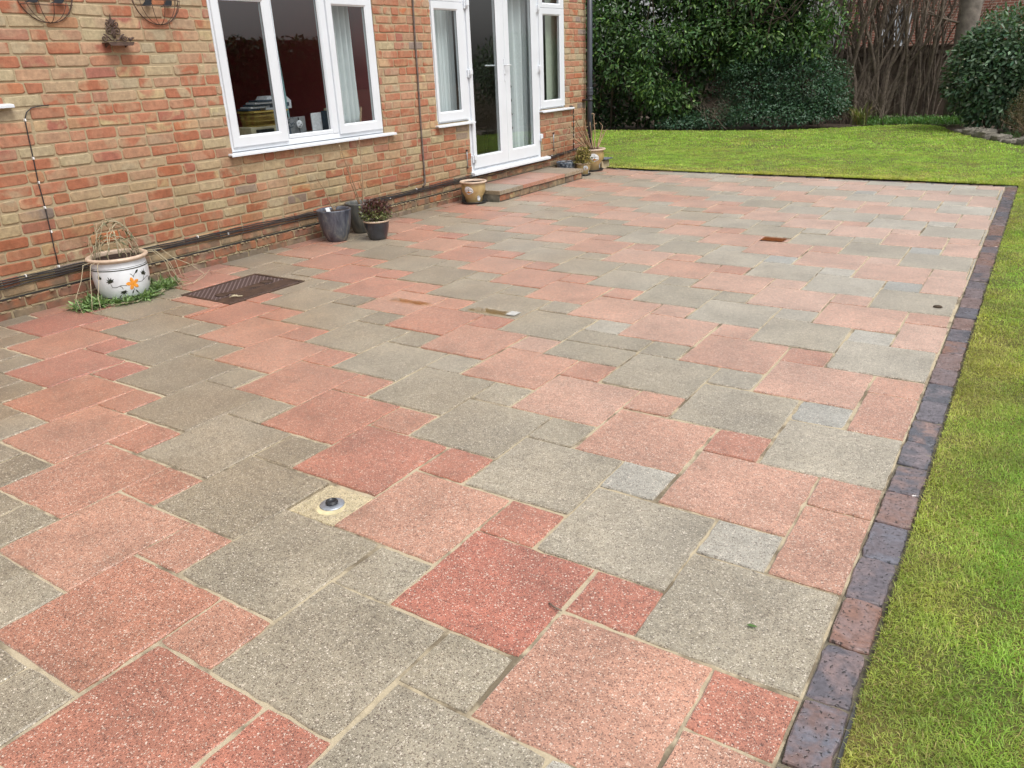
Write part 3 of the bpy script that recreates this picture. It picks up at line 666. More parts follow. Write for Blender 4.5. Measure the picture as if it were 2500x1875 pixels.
m = MB().prism([(XW-.10, .292), (XW, .290), (XW+.05, .281), (XW+.058, .276), (XW+.058, .252), (XW+.02, .245), (XW-.10, .245)], 6.515, 8.335, 'y'); fix_normals(m.build('threshold', M['white'], dr))
m = MB(); m.box(XF+.0165, XF+.024, 7.315, 7.342, 1.30, 1.56, .003); m.tube([(XF+.02, 7.33, 1.485), (XF+.055, 7.33, 1.485), (XF+.062, 7.335, 1.485), (XF+.062, 7.415, 1.480)], .0085, 8); m.cur = 1; m.box(XF+.0241, XF+.0262, 7.324, 7.333, 1.365, 1.385); m.build('lever_handle', [M['white'], M['black']], dr)
m = MB(); m.tube([(XF-.03, 7.185, 1.485), (XF-.06, 7.185, 1.485), (XF-.065, 7.175, 1.485), (XF-.065, 7.03, 1.487)], .0085, 8); m.build('inner_lever_handle', M['white'], dr)
for (y, z) in ((6.585, 1.42), (8.15, 1.43), (8.15, .56), (6.585, .45), (6.585, 2.15), (8.15, 2.15)):
    m = MB(); m.box(XF+.0005, XF+.020, y-.030, y-.001, z-.055, z+.03, .003); m.box(XF+.017, XF+.040, y-.012, y+.040, z-.025, z+.035, .004); m.tube([(XF+.03, y, z-.06), (XF+.03, y, z+.04)], .008, 8); m.build('hinge', M['white'], dr)
for (y0, y1, g0, g1, sl0, sl1, z_) in ((5.940, 6.538, .068, .125, 5.885, 6.60, .895), (8.182, 8.862, .118, .125, 8.17, 9.05, .905)):
    s_ = win('side_window'); s_['label'] = 'narrow window left of the French doors' if y0 < 7 else 'narrow window right of the French doors'
    m = MB(); ring(m, y0, y1, z_, 2.475, .030, .030, .035, .04, XF-.002, .06); bar_y = MB()
    m.prism([(XF-.055, 2.135), (XF-.014, 2.135), (XF-.003, 2.145), (XF-.003, 2.165), (XF-.014, 2.175), (XF-.055, 2.175)], y0+.03, y1-.03, 'y'); fix_normals(m.build('frame', M['white'], s_))
    sash(s_, y0+.012, y1-.012, z_+.018, 2.155, g0-.012, g1-.012, 1.02-z_-.018, .085, XF+.016)
    sash(s_, y0+.012, y1-.012, 2.158, 2.465, g0-.012, g1-.012, .06, .06, XF+.014)
    sill(s_, sl0, sl1, z_-.008)
kw = win('kitchen_window'); m = MB(); ring(m, .36, 1.325, 1.385, 2.49, .06, .06, .06, .06, XF, .06); fix_normals(m.build('frame', M['white'], kw)); gasket_glass(kw, .418, 1.267, 1.443, 2.432, XF); sill(kw, .31, 1.405, 1.382)
# downpipe
dpz = thing('downpipe', 'dark grey round downpipe on the corner of the house', 'drainpipe', (-4.272, 9.44, 0))
MB().tube([(0, 0, .30), (0, 0, 1.02), (0, 0, ZT-.01)], .038, 20).build('pipe', M['pipe'], dpz)
MB().lathe([(.038, 1.02), (.045, 1.02), (.046, 1.045), (.043, 1.05), (.046, 1.06), (.046, 1.10), (.043, 1.105), (.046, 1.11), (.046, 1.13), (.038, 1.135)], 24).build('collar', M['pipe'], dpz)
m = MB(); m.box(-.095, .0, -.075, .045, .955, .975, .003); m.lathe([(.0385, .95), (.047, .95), (.047, .98), (.0385, .98)], 24); m.build('bracket', M['black'], dpz)
MB().tube([(0, 0, .32), (.0, .0, .2), (-.01, .03, .05), (-.01, .03, .0)], .045, 18).build('shoe', M['pipe'], dpz)

# ---------------------------------------------------------------- cables on the wall
def cable(name, label, pts, r, clips=(), cl=M['clip'], n=6, mat=None):
    t_ = thing(name, label, 'cable', pts[0]); o = Vector(pts[0])
    MB().tube([Vector(p)-o for p in pts], r, n).build('cable_run', mat or M['cable'], t_)
    for (y, z) in clips:
        MB().box(-.012+XW+.008-o.x, XW+.018-o.x, y-o.y-.004, y-o.y+.004, z-o.z-.009, z-o.z+.009, .002).build('cable_clip', cl, t_)
    return t_
def run(y0, y1, zf, x, step=.12, jit=.0025):
    pts = []; y = y0
    while y < y1: pts.append((x+abs(rnd.gauss(0, .002)), y, zf(y)+rnd.gauss(0, jit))); y += step
    pts.append((x, y1, zf(y1))); return pts
zc = lambda y: np.interp(y, [-3, 1.4, 2.2, 3, 3.9, 5.2, 6.1, 8.5, 9.4], [.24, .245, .248, .243, .235, .228, .236, .262, .30])
cable('wall_cable', 'uppermost of the black cables running low along the brick wall', run(-2.9, 9.40, lambda y: float(zc(y))+.016, XW+.012), .0048, [(y, float(zc(y))+.016) for y in (1.2, 2.6, 4.0, 5.45, 6.7, 8.45, 9.1)])
cable('wall_cable', 'middle black cable of the bundle along the foot of the wall', run(-2.9, 9.35, lambda y: float(zc(y))+.002, XW+.012), .0046)
cable('wall_cable', 'second lowest black cable, thick, along the foot of the wall', run(-2.9, 9.0, lambda y: float(zc(y))-.012, XW+.012), .0052, [(2.9, .230), (5.0, .214)])
cable('wall_cable', 'lowest black cable sagging just above the damp course', run(-2.9, 8.3, lambda y: float(zc(y))-.030-.006*math.sin(y*2.1), XW+.010, jit=.003), .0042)
cable('wall_wire', 'thin black wire with white clips running down the bricks left of the big window', [(XW+.004, 1.652, 1.351), (XW+.008, 1.60, 1.352), (XW+.008, 1.53, 1.342), (XW+.008, 1.49, 1.315), (XW+.008, 1.468, 1.27), (XW+.008, 1.462, 1.15), (XW+.010, 1.456, 1.021), (XW+.008, 1.448, .86), (XW+.009, 1.449, .69), (XW+.008, 1.444, .521), (XW+.009, 1.437, .39), (XW+.010, 1.435, .275)], .0038,
      [(1.468, 1.268), (1.456, 1.021), (1.450, .86), (1.447, .69), (1.446, .521), (1.435, .275)])
cable('drop_cable', 'grey cable dropping down the wall between the window and the French doors', [(XW+.012, 5.660, ZT), (XW+.012, 5.645, 2.149), (XW+.013, 5.632, 1.8), (XW+.012, 5.63, 1.44), (XW+.013, 5.618, 1.1), (XW+.012, 5.612, .772), (XW+.012, 5.612, .5), (XW+.013, 5.61, .331), (XW+.018, 5.60, .285), (XW+.016, 5.56, .262)], .0105,
      [(5.63, 1.44), (5.614, .78), (5.612, .345)], cl=M['cable'], n=8, mat=plain('weathered_grey_cable', (.13, .10, .085), .6, nscale=20, var=.4))
cable('branch_cable', 'thin loose cable curving left from the foot of the drop cable', [(XW+.012, 5.61, .345), (XW+.012, 5.55, .318), (XW+.012, 5.42, .312), (XW+.012, 5.30, .298), (XW+.012, 5.18, .315), (XW+.010, 5.10, .337)], .0042, mat=M['iron'])
cable('corner_wire', 'black wire with white clips beside the right end of the door sill', [(XW+.010, 8.98, .905), (XW+.010, 9.06, .90), (XW+.010, 9.085, .86), (XW+.010, 9.087, .6), (XW+.010, 9.087, .30)], .0065, [(9.087, .68), (9.087, .50), (9.087, .38)])
for (y, z0, z1, lb) in ((6.435, .36, .56, 'thin metal wall rod left of the French doors'), (8.50, .35, .58, 'thin metal wall rod right of the French doors')):
    t_ = thing('wall_rod', lb, 'metal rod', (XW+.012, y, z0))
    MB().tube([(0, 0, 0), (0, 0, z1-z0)], .005, 6).build('rod', M['steel'], t_); MB().box(-.010, .012, -.012, .012, z1-z0-.01, z1-z0+.006, .002).build('rod_bracket', M['iron'], t_); MB().box(-.010, .010, -.008, .010, -.012, .006, .002).build('rod_bracket', M['iron'], t_)

# ---------------------------------------------------------------- wall decorations
def arc(cy, cz, r, a0, a1, n=14, x=0.): return [(x, cy+r*math.cos(math.radians(a0+(a1-a0)*i/n)), cz+r*math.sin(math.radians(a0+(a1-a0)*i/n))) for i in range(n+1)]
BIRD = [(-.085, -.028), (-.050, -.012), (-.028, .008), (-.018, .040), (-.012, .062), (.000, .078), (.016, .082), (.028, .074), (.042, .066), (.028, .062), (.030, .045), (.034, .020), (.028, -.006), (.010, -.022), (-.015, -.024), (-.045, -.022)]
def bird_globe(cy, cz, r, label, boxy):
    t_ = thing('wire_wall_planter', label, 'wall ornament', (XW+.006, cy, cz)); m = MB()
    m.tube(arc(0, 0, r, 0, 360, 40), .0035, 5)
    for a in (-62, -32, 0, 32, 62):                                  # bowed ribs meeting at the bottom
        pts = []
        for i in range(13):
            th = math.radians(-90+i*15); yy = r*math.cos(th)*math.sin(math.radians(a)); zz = r*math.sin(th); pts.append((r*.55*math.cos(th)*math.cos(math.radians(a))+.002, yy, zz))
        m.tube(pts, .0024, 5)
    if boxy: m.tube([(.03, -r*.97, -.07), (.1, -r*.5, -.07), (.11, r*.5, -.07), (.03, r*.97, -.07)], .003, 5); m.tube([(.03, -r*.97, -.03), (.1, -r*.5, -.03), (.11, r*.5, -.03), (.03, r*.97, -.03)], .003, 5)
    else: m.tube([(.006, -r*.95, -.075), (.03, 0, -.08), (.006, r*.95, -.075)], .0028, 5)
    m.build('wire_frame', M['iron'], t_)
    for (yy, mir) in ((-.085, 1), (.085, 1)):
        b_ = MB().prism([(yy+p[0]*mir*.92, p[1]*.98-.045) for p in BIRD], .028, .034, 'x'); fix_normals(b_.build('bird_silhouette', M['bird'], t_))
bird_globe(1.80, 2.055, .188, 'round wire wall planter with two black birds, left of the scroll shelf', False)
bird_globe(2.632, 2.060, .192, 'round wire wall planter with two black birds, nearest the window', True)
t_ = thing('scroll_shelf', 'small rusty iron scrollwork shelf hanging on the brick wall', 'wall shelf', (XW+.004, 2.235, 1.752)); m = MB()
m.box(.0, .085, -.100, .100, -.012, -.006, .002); m.prism([(-.100, -.012), (.100, -.012), (.085, -.030), (-.085, -.030)], .078, .088, 'x'); m.prism([(0, -.013), (.075, -.013), (0, -.040)], -.08, -.072, 'y'); m.prism([(0, -.013), (.075, -.013), (0, -.040)], .072, .08, 'y')
fix_normals(m.build('shelf_ledge', M['iron'], t_)); m = MB()
def spiral(cy, cz, r, a0, turns, sgn=1, n=22): return [(.010, cy+(r*(1-.8*i/n))*math.cos(math.radians(a0)+sgn*turns*2*PI*i/n), cz+(r*(1-.8*i/n))*math.sin(math.radians(a0)+sgn*turns*2*PI*i/n)) for i in range(n+1)]
for s_ in (1, -1):
    m.tube([(.010, s_*abs(p[1]), p[2]) if False else (.010, p[1], p[2]) for p in spiral(s_*.078, .022, .026, 90 if s_ > 0 else 90, 1.3, s_)], .0048, 6)
    m.tube([(.010, s_*.006, .004), (.010, s_*.03, .012), (.010, s_*.052, .036), (.010, s_*.078, .048)], .0048, 6)
    m.tube(spiral(s_*.028, .068, .028, 90, 1.35, -s_), .0048, 6); m.tube([(.010, s_*.003, .02), (.010, s_*.008, .045), (.010, s_*.002, .09), (.010, s_*.028, .097)], .0048, 6)
    m.tube(spiral(s_*.034, .118, .022, 100, 1.25, s_), .0044, 6); m.tube([(.010, s_*.002, .095), (.010, s_*.006, .115), (.010, s_*.014, .138), (.010, s_*.034, .141)], .0044, 6)
m.prism([(-.010, .128), (0, .178), (.010, .128), (0, .118)], .004, .013, 'x'); m.prism([(-.020, .142), (-.006, .150), (0, .140), (.006, .150), (.020, .142), (0, .130)], .003, .010, 'x'); m.build('scrollwork', M['iron'], t_)
m = MB(); m.lathe([(0, -.014), (.010, -.010), (.014, 0), (.010, .010), (0, .014)], 12, (.05, .095, .012)); m.tube([(.05, .10, .012), (.05, .118, .024), (.05, .128, .022)], [.008, .007, .003], 7); m.tube([(.05, .09, .012), (.05, .072, .03)], [.006, .002], 6); m.build('perched_bird', M['iron'], t_)

# ---------------------------------------------------------------- things behind the glass
def pleats(y0, y1, z0, z1, x, amp=.022, wl=.052, n=None, flare=0.):
    n = n or int((y1-y0)/.006); vs = []; ph = rnd.random()*6
    zz = np.linspace(z0, z1, 12)
    for k, z in enumerate(zz):
        for i in range(n+1):
            f = i/n; y = y0+(y1-y0)*f+flare*(1-(z-z0)/(z1-z0))*(f-.5); a = math.sin(y*2*PI/wl+ph+.9*math.sin(y*17+z*.5))+.45*math.sin(y*2*PI/wl*2.3+ph)
            vs.append((x+a*amp*(.75+.25*k/11), y, z))
    fs = [(k*(n+1)+i, k*(n+1)+i+1, (k+1)*(n+1)+i+1, (k+1)*(n+1)+i) for k in range(11) for i in range(n)]
    m = MB(); m.smooth = True; m.add(vs, fs); return m
def curtain(label, *a, **k):
    o = pleats(*a, **k).build('curtain', M['curtain']); md = o.modifiers.new('cloth', 'SOLIDIFY'); md.thickness = .003; return tag(o, label, 'curtain', 'curtains inside the house windows')
curtain('pale grey curtain hanging in the right light of the wide window', 4.60, 4.86, .90, 2.4, XW-.20, amp=.035, wl=.085, flare=.06)
curtain('pale patterned curtain behind the narrow window left of the doors', 6.02, 6.52, .5, 2.45, XW-.19, amp=.04, wl=.10, flare=.05)
curtain('long pale curtain behind the right hand French door', 7.60, 8.24, .22, 2.45, XW-.20, amp=.05, wl=.14)
bl = MB(); bl.box(XW-.16, XW-.157, 8.62, 9.15, .8, 2.45); tag(bl.build('roller_blind', M['blind']), 'plain pale green panel behind the narrow window right of the doors', 'blind')
# black leaf sprigs on the two patterned curtains
for (par, y0, zb) in (('left of the doors', 6.11, 1.05), ('behind the right door', 7.66, .6)):
    m = MB()
    for k in range(9):
        z = zb+k*.085; m.tube([(XW-.135, y0+.012*math.sin(z*9), z), (XW-.135, y0+.012*math.sin((z+.085)*9), z+.085)], .003, 4)
        m.prism([(y0, z), (y0+.035*(1 if k % 2 else -1), z+.025), (y0+.010*(1 if k % 2 else -1), z+.055)], XW-.136, XW-.134, 'x')
    par_o = [o for o in C.objects if o.name.startswith('curtain')][1 if 'left' in par else 2]
    m.build('leaf_pattern', M['paint_black'], par_o)
def boxthing(name, label, cat, x0, x1, y0, y1, z0, z1, mat, bev=.004, group=None): return tag(MB().box(x0, x1, y0, y1, z0, z1, bev).build(name, mat), label, cat, group)
XI = XW-.30
dk = thing('desk', 'pale desk standing inside the wide window', 'desk', (XI-.35, 4.3, .2))
MB().box(-.33, .33, -1.15, .80, .68, .71, .004).build('desk_top', M['cream'], dk)
for sx_ in (-.3, .3):
    for sy_ in (-1.1, .75): MB().box(sx_-.02, sx_+.02, sy_-.02, sy_+.02, 0, .679, .003).build('leg', M['cream'], dk)
ZD = .912
boxthing('storage_box', 'cream storage box under the yellow basket inside the window', 'box', XI-.30, XI-.06, 3.62, 4.02, ZD, ZD+.13, M['cream'])
boxthing('black_caddy', 'small black box left on the desk inside the window', 'box', XI-.04, XI+.0, 3.66, 3.84, ZD, ZD+.11, M['black'])
bk = thing('plastic_basket', 'yellow openwork plastic basket seen through the left window light', 'basket', (XI-.16, 3.87, ZD+.132)); m = MB()
for (sx_, sy_, ex, ey) in ((.11, -.19, .11, .19), (-.11, -.19, -.11, .19), (-.11, -.19, .11, -.19), (-.11, .19, .11, .19)):
    ln = max(abs(ex-sx_), abs(ey-sy_)); k = int(ln/.014)
    for i in range(k+1):
        f = i/k; x, y = sx_+(ex-sx_)*f, sy_+(ey-sy_)*f; m.tube([(x*.88, y*.92, 0), (x, y, .125)], .0028, 4)
    for z in (.0, .045, .09): s_ = .88+.12*z/.125; m.tube([(sx_*s_, sy_*(s_*.3+.7), z+.002), (ex*s_, ey*(s_*.3+.7), z+.002)], .0032, 4)
m.build('basket_grid', M['yellow_plastic'], bk); m = MB()
m.box(-.122, .122, -.205, -.188, .12, .135, .003); m.box(-.122, .122, .188, .205, .12, .135, .003); m.box(.108, .122, -.187, .187, .12, .135, .003); m.box(-.122, -.108, -.187, .187, .12, .135, .003); m.box(-.096, .096, -.175, .175, -.003, .003, .001); m.build('basket_rim', M['yellow_plastic'], bk)
for k in range(5): boxthing('folded_paper', 'crumpled grey and white papers piled above the basket', 'paper', XI-.26+.02*k, XI-.10+.01*k, 3.66+.02*k, 3.80+.05*k, ZD+.272+.018*k, ZD+.288+.018*k, M['paper'] if k % 2 else M['navy'], .002, 'papers piled on the basket')
wt = thing('white_tray', 'white appliance with a dark slot standing on the basket', 'appliance', (XI-.2, 4.02, ZD+.27)); m = MB().prism([(-.16, 0), (.16, 0), (.16, .07), (.10, .12), (-.11, .12), (-.15, .08)], -.05, .10, 'x'); fix_normals(m.build('casing', M['paper'], wt)); MB().box(.1005, .104, -.11, .13, .02, .055).build('slot', M['navy'], wt)
tp = MB().add([(XI-.05, 3.93, 1.86), (XI-.10, 4.10, 1.86), (XI-.10, 4.14, 1.10), (XI-.05, 4.08, 1.10), (XI-.08, 3.95, 1.84), (XI-.13, 4.12, 1.84), (XI-.13, 4.15, 1.10), (XI-.08, 4.09, 1.10)], [(0, 1, 2, 3), (4, 7, 6, 5), (0, 4, 5, 1), (3, 2, 6, 7), (0, 3, 7, 4), (1, 5, 6, 2)])
tag(fix_normals(tp.build('folded_cloth', M['teal'])), 'folded pale teal cloth hanging behind the left window light', 'cloth')
# tree pattern metal screen, clock ornament, boards on the inner sill
sc_ = thing('metal_screen', 'grey metal panel with a cut out tree pattern inside the middle light', 'ornament', (XW-.15, 3.95, ZD+.03)); m = MB(); m.box(-.003, .003, -.145, .145, 0, .17, .001); m.build('panel', plain('pewter', (.30, .30, .32), .35, metal=.5), sc_)
m = MB(); m.prism([(-.075, .0), (-.062, .06), (-.066, .10), (-.052, .10), (-.05, .06), (-.038, .0)], .0035, .0055, 'x')
for k in range(46):
    a, b_ = rnd.gauss(-.058, .035), rnd.uniform(.075, .165); m.prism([(a-.006, b_-.003), (a, b_+.005), (a+.006, b_), (a, b_-.005)], .0035, .0055, 'x')
m.build('tree_pattern', M['navy'], sc_)
cl_ = thing('sill_clock', 'small round clock ornament on a stem inside the middle light', 'ornament', (XW-.115, 3.99, ZD+.03)); MB().lathe([(.0, -.004), (.034, -.004), (.036, 0), (.034, .004), (0, .004)], 24).build('dial', M['paper'], cl_)
cl_.children[0].rotation_euler = (0, PI/2, 0); cl_.children[0].location = (0, 0, .105)
m = MB(); m.tube([(-.006, 0, .0), (-.006, 0, .075)], .004, 6); m.tube([(-.006, 0, .138), (-.006, 0, .165)], .006, 6); m.lathe([(.0, 0), (.022, 0), (.018, .008), (.004, .012)], 14, (-.006, 0, 0)); m.build('stand', M['bird'], cl_)
m = MB()
for (a, b_) in ((-.012, .012), (.012, -.004), (-.006, -.016)): m.prism([(a-.007, b_+.098), (a+.004, b_+.112), (a+.009, b_+.10)], .0045, .006, 'x')
m.build('dial_marks', M['black'], cl_)
for k, (y0, y1, zt, mt, lb) in enumerate(((4.20, 4.33, 1.13, 'paper', 'pale grey card leaning inside the middle light'), (4.36, 4.47, 1.14, 'navy', 'dark blue board leaning behind the pale cards'), (4.42, 4.50, 1.16, 'cream', 'cream picture frame at the right of the middle light'))):
    boxthing('leaning_card', lb, 'card', XW-.18-.02*k, XW-.17-.02*k, y0, y1, ZD+.001, zt, M[mt], .001)
tag(MB().tube([(XW-.12, 4.80, .93), (XW-.20, 4.93, 1.14)], .010, 6).build('wooden_stick', M['twig']), 'brown stick leaning at the foot of the window curtain', 'stick')
hpart(MB().box(XW-.119, XW-.085, 3.10, 5.02, ZD-.02, ZD-.001+.0), 'inner_sill', M['cream'])
boxthing('dark_picture', 'dark framed picture on the far room wall behind the left door', 'picture', -8.29, -8.26, 8.9, 9.15, 1.0, 1.7, M['navy'])
for k, (x, y) in enumerate(((-5.2, 7.6), (-5.6, 8.3))):
    ch = thing('dining_chair', ('dark wooden chair nearest the glass inside the French doors', 'dark wooden chair further inside the French doors')[k], 'chair', (x, y, .2), 'chairs inside the French doors', .6*k)
    dm = M['fence']; MB().box(-.21, .21, -.21, .21, .42, .46, .008).build('seat', dm, ch)
    for a in (-.19, .19):
        for b_ in (-.19, .19): MB().box(a-.018, a+.018, b_-.018, b_+.018, 0, .419, .003).build('leg', dm, ch)
    m = MB(); [m.box(-.21, -.18, b_-.015, b_+.015, .461, .95, .003) for b_ in (-.19, -.09, 0, .09, .19)]; m.box(-.215, -.175, -.21, .21, .951, 1.02, .004); m.build('backrest', dm, ch)

# ---------------------------------------------------------------- step, manhole, drain bolt
st_ = thing('doorstep', 'low paved step of red and grey slabs in front of the French doors', 'step', (-4.07, 7.3, 0)); ox, oy = 4.07, -7.3
yy = 6.26
for k in range(4):
    patio = MB(); y1 = yy+.5175
    slab([(-4.35, yy+.004), (-3.785, yy+.004), (-3.785, y1-.004), (-4.35, y1-.004)], 0. if k in (0, 3) else 1., (.18, .50, .42, .3)[k], .132)
    o = patio.build('step_slab', M['pave'], st_); o.location = (ox, oy, 0); yy = y1
m = MB(); ya = 6.285
while ya < 8.30:
    yb = min(ya+.212, 8.315); m.c = (rnd.choice((.03, .1, .97, .8, .62)), rnd.random(), rnd.random()); brick_shape(m, ya, yb, .008, .078, -3.798, .05); ya = yb+.012
o = m.build('riser_bricks', M['brick_low'], st_); o.location = (ox, oy, 0)
m = MB(); m.box(-4.34, -3.804, 6.27, 8.325, .0, .086); m.add([(-4.34, 6.266, .0), (-3.80, 6.266, .0), (-3.80, 6.266, .086), (-4.34, 6.266, .086)], [(0, 1, 2, 3)])
o = m.build('step_core', [M['mortar'] if False else plain('dark_damp_concrete', (.13, .12, .095), .9, nscale=10, var=.5, bump=.8, bdist=.006)], st_); o.location = (ox, oy, 0)
mh = thing('manhole_cover', 'rusty rectangular iron manhole cover set in the paving', 'manhole cover', ((COVER[0]+COVER[1])/2, (COVER[2]+COVER[3])/2, 0)); hx, hy = (COVER[1]-COVER[0])/2, (COVER[3]-COVER[2])/2
m = MB(); w_ = .022
m.box(-hx, hx, -hy, -hy+w_, -.028, .001, .002); m.box(-hx, hx, hy-w_, hy, -.028, .001, .002); m.box(-hx, -hx+w_, -hy+w_+.0005, hy-w_-.0005, -.028, .001, .002); m.box(hx-w_, hx, -hy+w_+.0005, hy-w_-.0005, -.028, .001, .002); m.build('frame', M['cover'], mh)
MB().box(-hx+w_+.004, hx-w_-.004, -hy+w_+.004, hy-w_-.004, -.020, -.003, .002).build('lid', M['cover_grid'], mh)
m = MB(); m.box(-hx*.05, hx*.28, -hy*.45, hy*.45, -.0028, .0005, .001); m.box(hx*.32, hx-w_-.02, -hy*.93, hy*.93, -.0028, -.0008, .001)
m.build('smooth_panel', M['cover'], mh)
for s_ in (-1, 1):
    m = MB(); m.lathe([(.045, -.0035), (.052, .002), (.045, .0035), (.036, .0005), (.0, -.0)], 20, (hx*.05, s_*hy*.60, 0)); m.build('lifting_eye', M['cover'], mh)
tag(MB().tube([(-3.32, 2.05, .01), (-3.30, 2.07, .016), (-3.29, 2.10, .012), (-3.31, 2.115, .008), (-3.335, 2.10, .012), (-3.33, 2.075, .015), (-3.28, 2.09, .012), (-3.26, 2.12, .010)], .0042, 6).build('dead_leaf', M['twig_pale']), 'pale curled dead leaf on the manhole cover', 'leaf')
bo = thing('ground_socket', 'black capped socket with a steel flange in the yellow slab', 'ground fixing', (-.575, .342, -.009))
m = MB(); m.lathe([(.046, 0), (.046, .002), (.043, .0035), (.021, .0045), (.0, .0045)], 40); m.build('flange', M['steel'], bo)
m = MB(); m.lathe([(.021, .0046), (.021, .009), (.0235, .0095), (.0235, .012), (.021, .0125), (.0215, .0165), (.019, .018), (.016, .018), (.015, .012), (0, .012)], 32); m.build('cap', M['black'], bo)
tag(MB().lathe([(0, .0006), (.050, .0006), (.055, 0)], 11, (-.563, .325, -.0105)).build('cement_smear', plain('pale_cement', (.56, .48, .29), .9, nscale=30, var=.2)), 'pale cement smear round the ground socket', 'cement')
# water lying on a sunk slab
def puddle(cx, cy, hx, hy, z, mat, label, rough=.25, seed=1):
    r = random.Random(seed); n = 40; pts = []
    for k in range(n):
        th = 2*PI*k/n; s_ = 1/max(abs(math.cos(th)), abs(math.sin(th))); s_ = 1+(s_-1)*.8; pts.append((cx+hx*math.cos(th)*s_*(1-rough*r.random()), cy+hy*math.sin(th)*s_*(1-rough*r.random())))
    m = MB(); m.add([(cx, cy, z)]+[(a, b_, z) for a, b_ in pts], [(0, i+1, (i+1) % n+1) for i in range(n)]); return tag(m.build('puddle', mat), label, 'puddle')
puddle(-.406, 5.507, .105, .105, -.0085, M['water'], 'brown rainwater filling a sunken small slab', .02)
t = NT('thin_water'); t.P(base=(.30, .22, .12), rough=.03); tr = t.n('BsdfTransparent', {'Color': (.80, .70, .52)}); gl = t.n('BsdfGlossy', {'Roughness': .02})
mx = t.n('MixShader', {0: schlick(t, .03), 1: tr.outputs[0], 2: gl.outputs[0]}); t.t.links.new(mx.outputs[0], t.out.inputs[0]); t.t.nodes.remove(t.p); M['thinwater'] = t.m
puddle(-1.42, 2.60, .17, .045, .006, M['thinwater'], 'shallow puddle lying along a joint in the middle of the patio', .35, 4)
puddle(-2.05, 2.55, .20, .035, .006, M['thinwater'], 'thin film of water along the joint of an orange stained slab', .4, 9)
tag(MB().box(-1.280, -1.210, 2.580, 2.660, .0065, .0072).build('puddle_glint', plain('pale_glint_paint', (.46, .45, .42), .15, nscale=20, var=.2)), 'small pale square painted as the glint of a puddle', 'painted glint')  # flat pale patch standing in for the bright glint on the puddle
for (x, y, s_, lb, mt) in ((.95, .43, .022, 'small green leaf on the grey slab by the edging', 'g'), (.33+.19, .30-.15, 0, '', '')):
    if lb: leaves('fallen_leaf', np.array([[x, y, .006]]), np.array([[1, .2, .1]]), np.array([[0, .1, 1.]]), .03, .014, M['leaf'], col=np.array([[.09, .17, .05]])); tag(C.objects[-1] if False else bpy.data.objects['fallen_leaf'], lb, 'leaf')
tag(MB().tube([(.425, .235, .006), (.445, .225, .009), (.475, .222, .007)], .0028, 5).build('twig', M['bark']), 'short brown twig on the patio beside a red slab', 'twig')
tag(MB().lathe([(0, .012), (.02, .010), (.028, .004), (.024, 0)], 9, (1.046, 3.876, .0)).build('mud_clod', M['soil']), 'small dark clod of mud on a grey slab near the edging', 'mud')

# ---------------------------------------------------------------- pots
def pot(name, label, c, prof, mat, soil_z, soil_r, rim=None, rimmat=None, cat='plant pot', group=None):
    t_ = thing(name, label, cat, (c[0], c[1], c[2] if len(c) > 2 else .001), group)
    MB().lathe(prof, 56).build('pot_body', mat, t_)
    if rim: MB().lathe(rim, 56).build('rim', rimmat, t_)
    n = 40; m = MB(); vs = [(0, 0, soil_z+.008)]; fs = []
    for r_i in range(1, 6):
        for k in range(n): th = 2*PI*k/n; vs.append((soil_r*r_i/5*math.cos(th), soil_r*r_i/5*math.sin(th), soil_z+rnd.gauss(0, .004)*(1 if r_i < 5 else 0)))
    fs = [(0, 1+k, 1+(k+1) % n) for k in range(n)]+[(1+r_i*n+k, 1+(r_i+1)*n+k, 1+(r_i+1)*n+(k+1) % n, 1+r_i*n+(k+1) % n) for r_i in range(4) for k in range(n)]
    m.smooth = True; m.add(vs, fs); m.build('soil', M['compost'], t_); return t_
def on_pot(poly, radius_at, az0, parent, name, mat, lift=.0012, zc_=0.):
    """paint a flat outline (u along the girth, v height) onto a pot as a thin raised patch"""
    cu = sum(p[0] for p in poly)/len(poly); cv = sum(p[1] for p in poly)/len(poly)
    rings = []; K = 3
    for k in range(K+1): rings.append([(cu+(u-cu)*k/K, cv+(v-cv)*k/K) for u, v in poly])
    def P3(u, v):
        r = radius_at(v)+lift; th = az0+u/r; return (r*math.cos(th), r*math.sin(th), v)
    vs = [P3(*p) for ring_ in rings[1:] for p in ring_]; n = len(poly); fs = []
    vs.append(P3(cu, cv)); ci = len(vs)-1
    fs += [(ci, i, (i+1) % n) for i in range(n)]
    for k in range(K-1): fs += [(k*n+i, (k+1)*n+i, (k+1)*n+(i+1) % n, k*n+(i+1) % n) for i in range(n)]
    m = MB(); m.smooth = True; m.add(vs, fs); return m
def prof_r(prof, lo=0):
    z = [p[1] for p in prof]; r = [p[0] for p in prof]; k = z.index(max(z)); z, r = z[:k+1], r[:k+1]
    return lambda v: float(np.interp(v, z, r))
def merge(mbs):
    m = MB(); m.smooth = True
    for q in mbs: m.add(q.v, q.f)
    return m
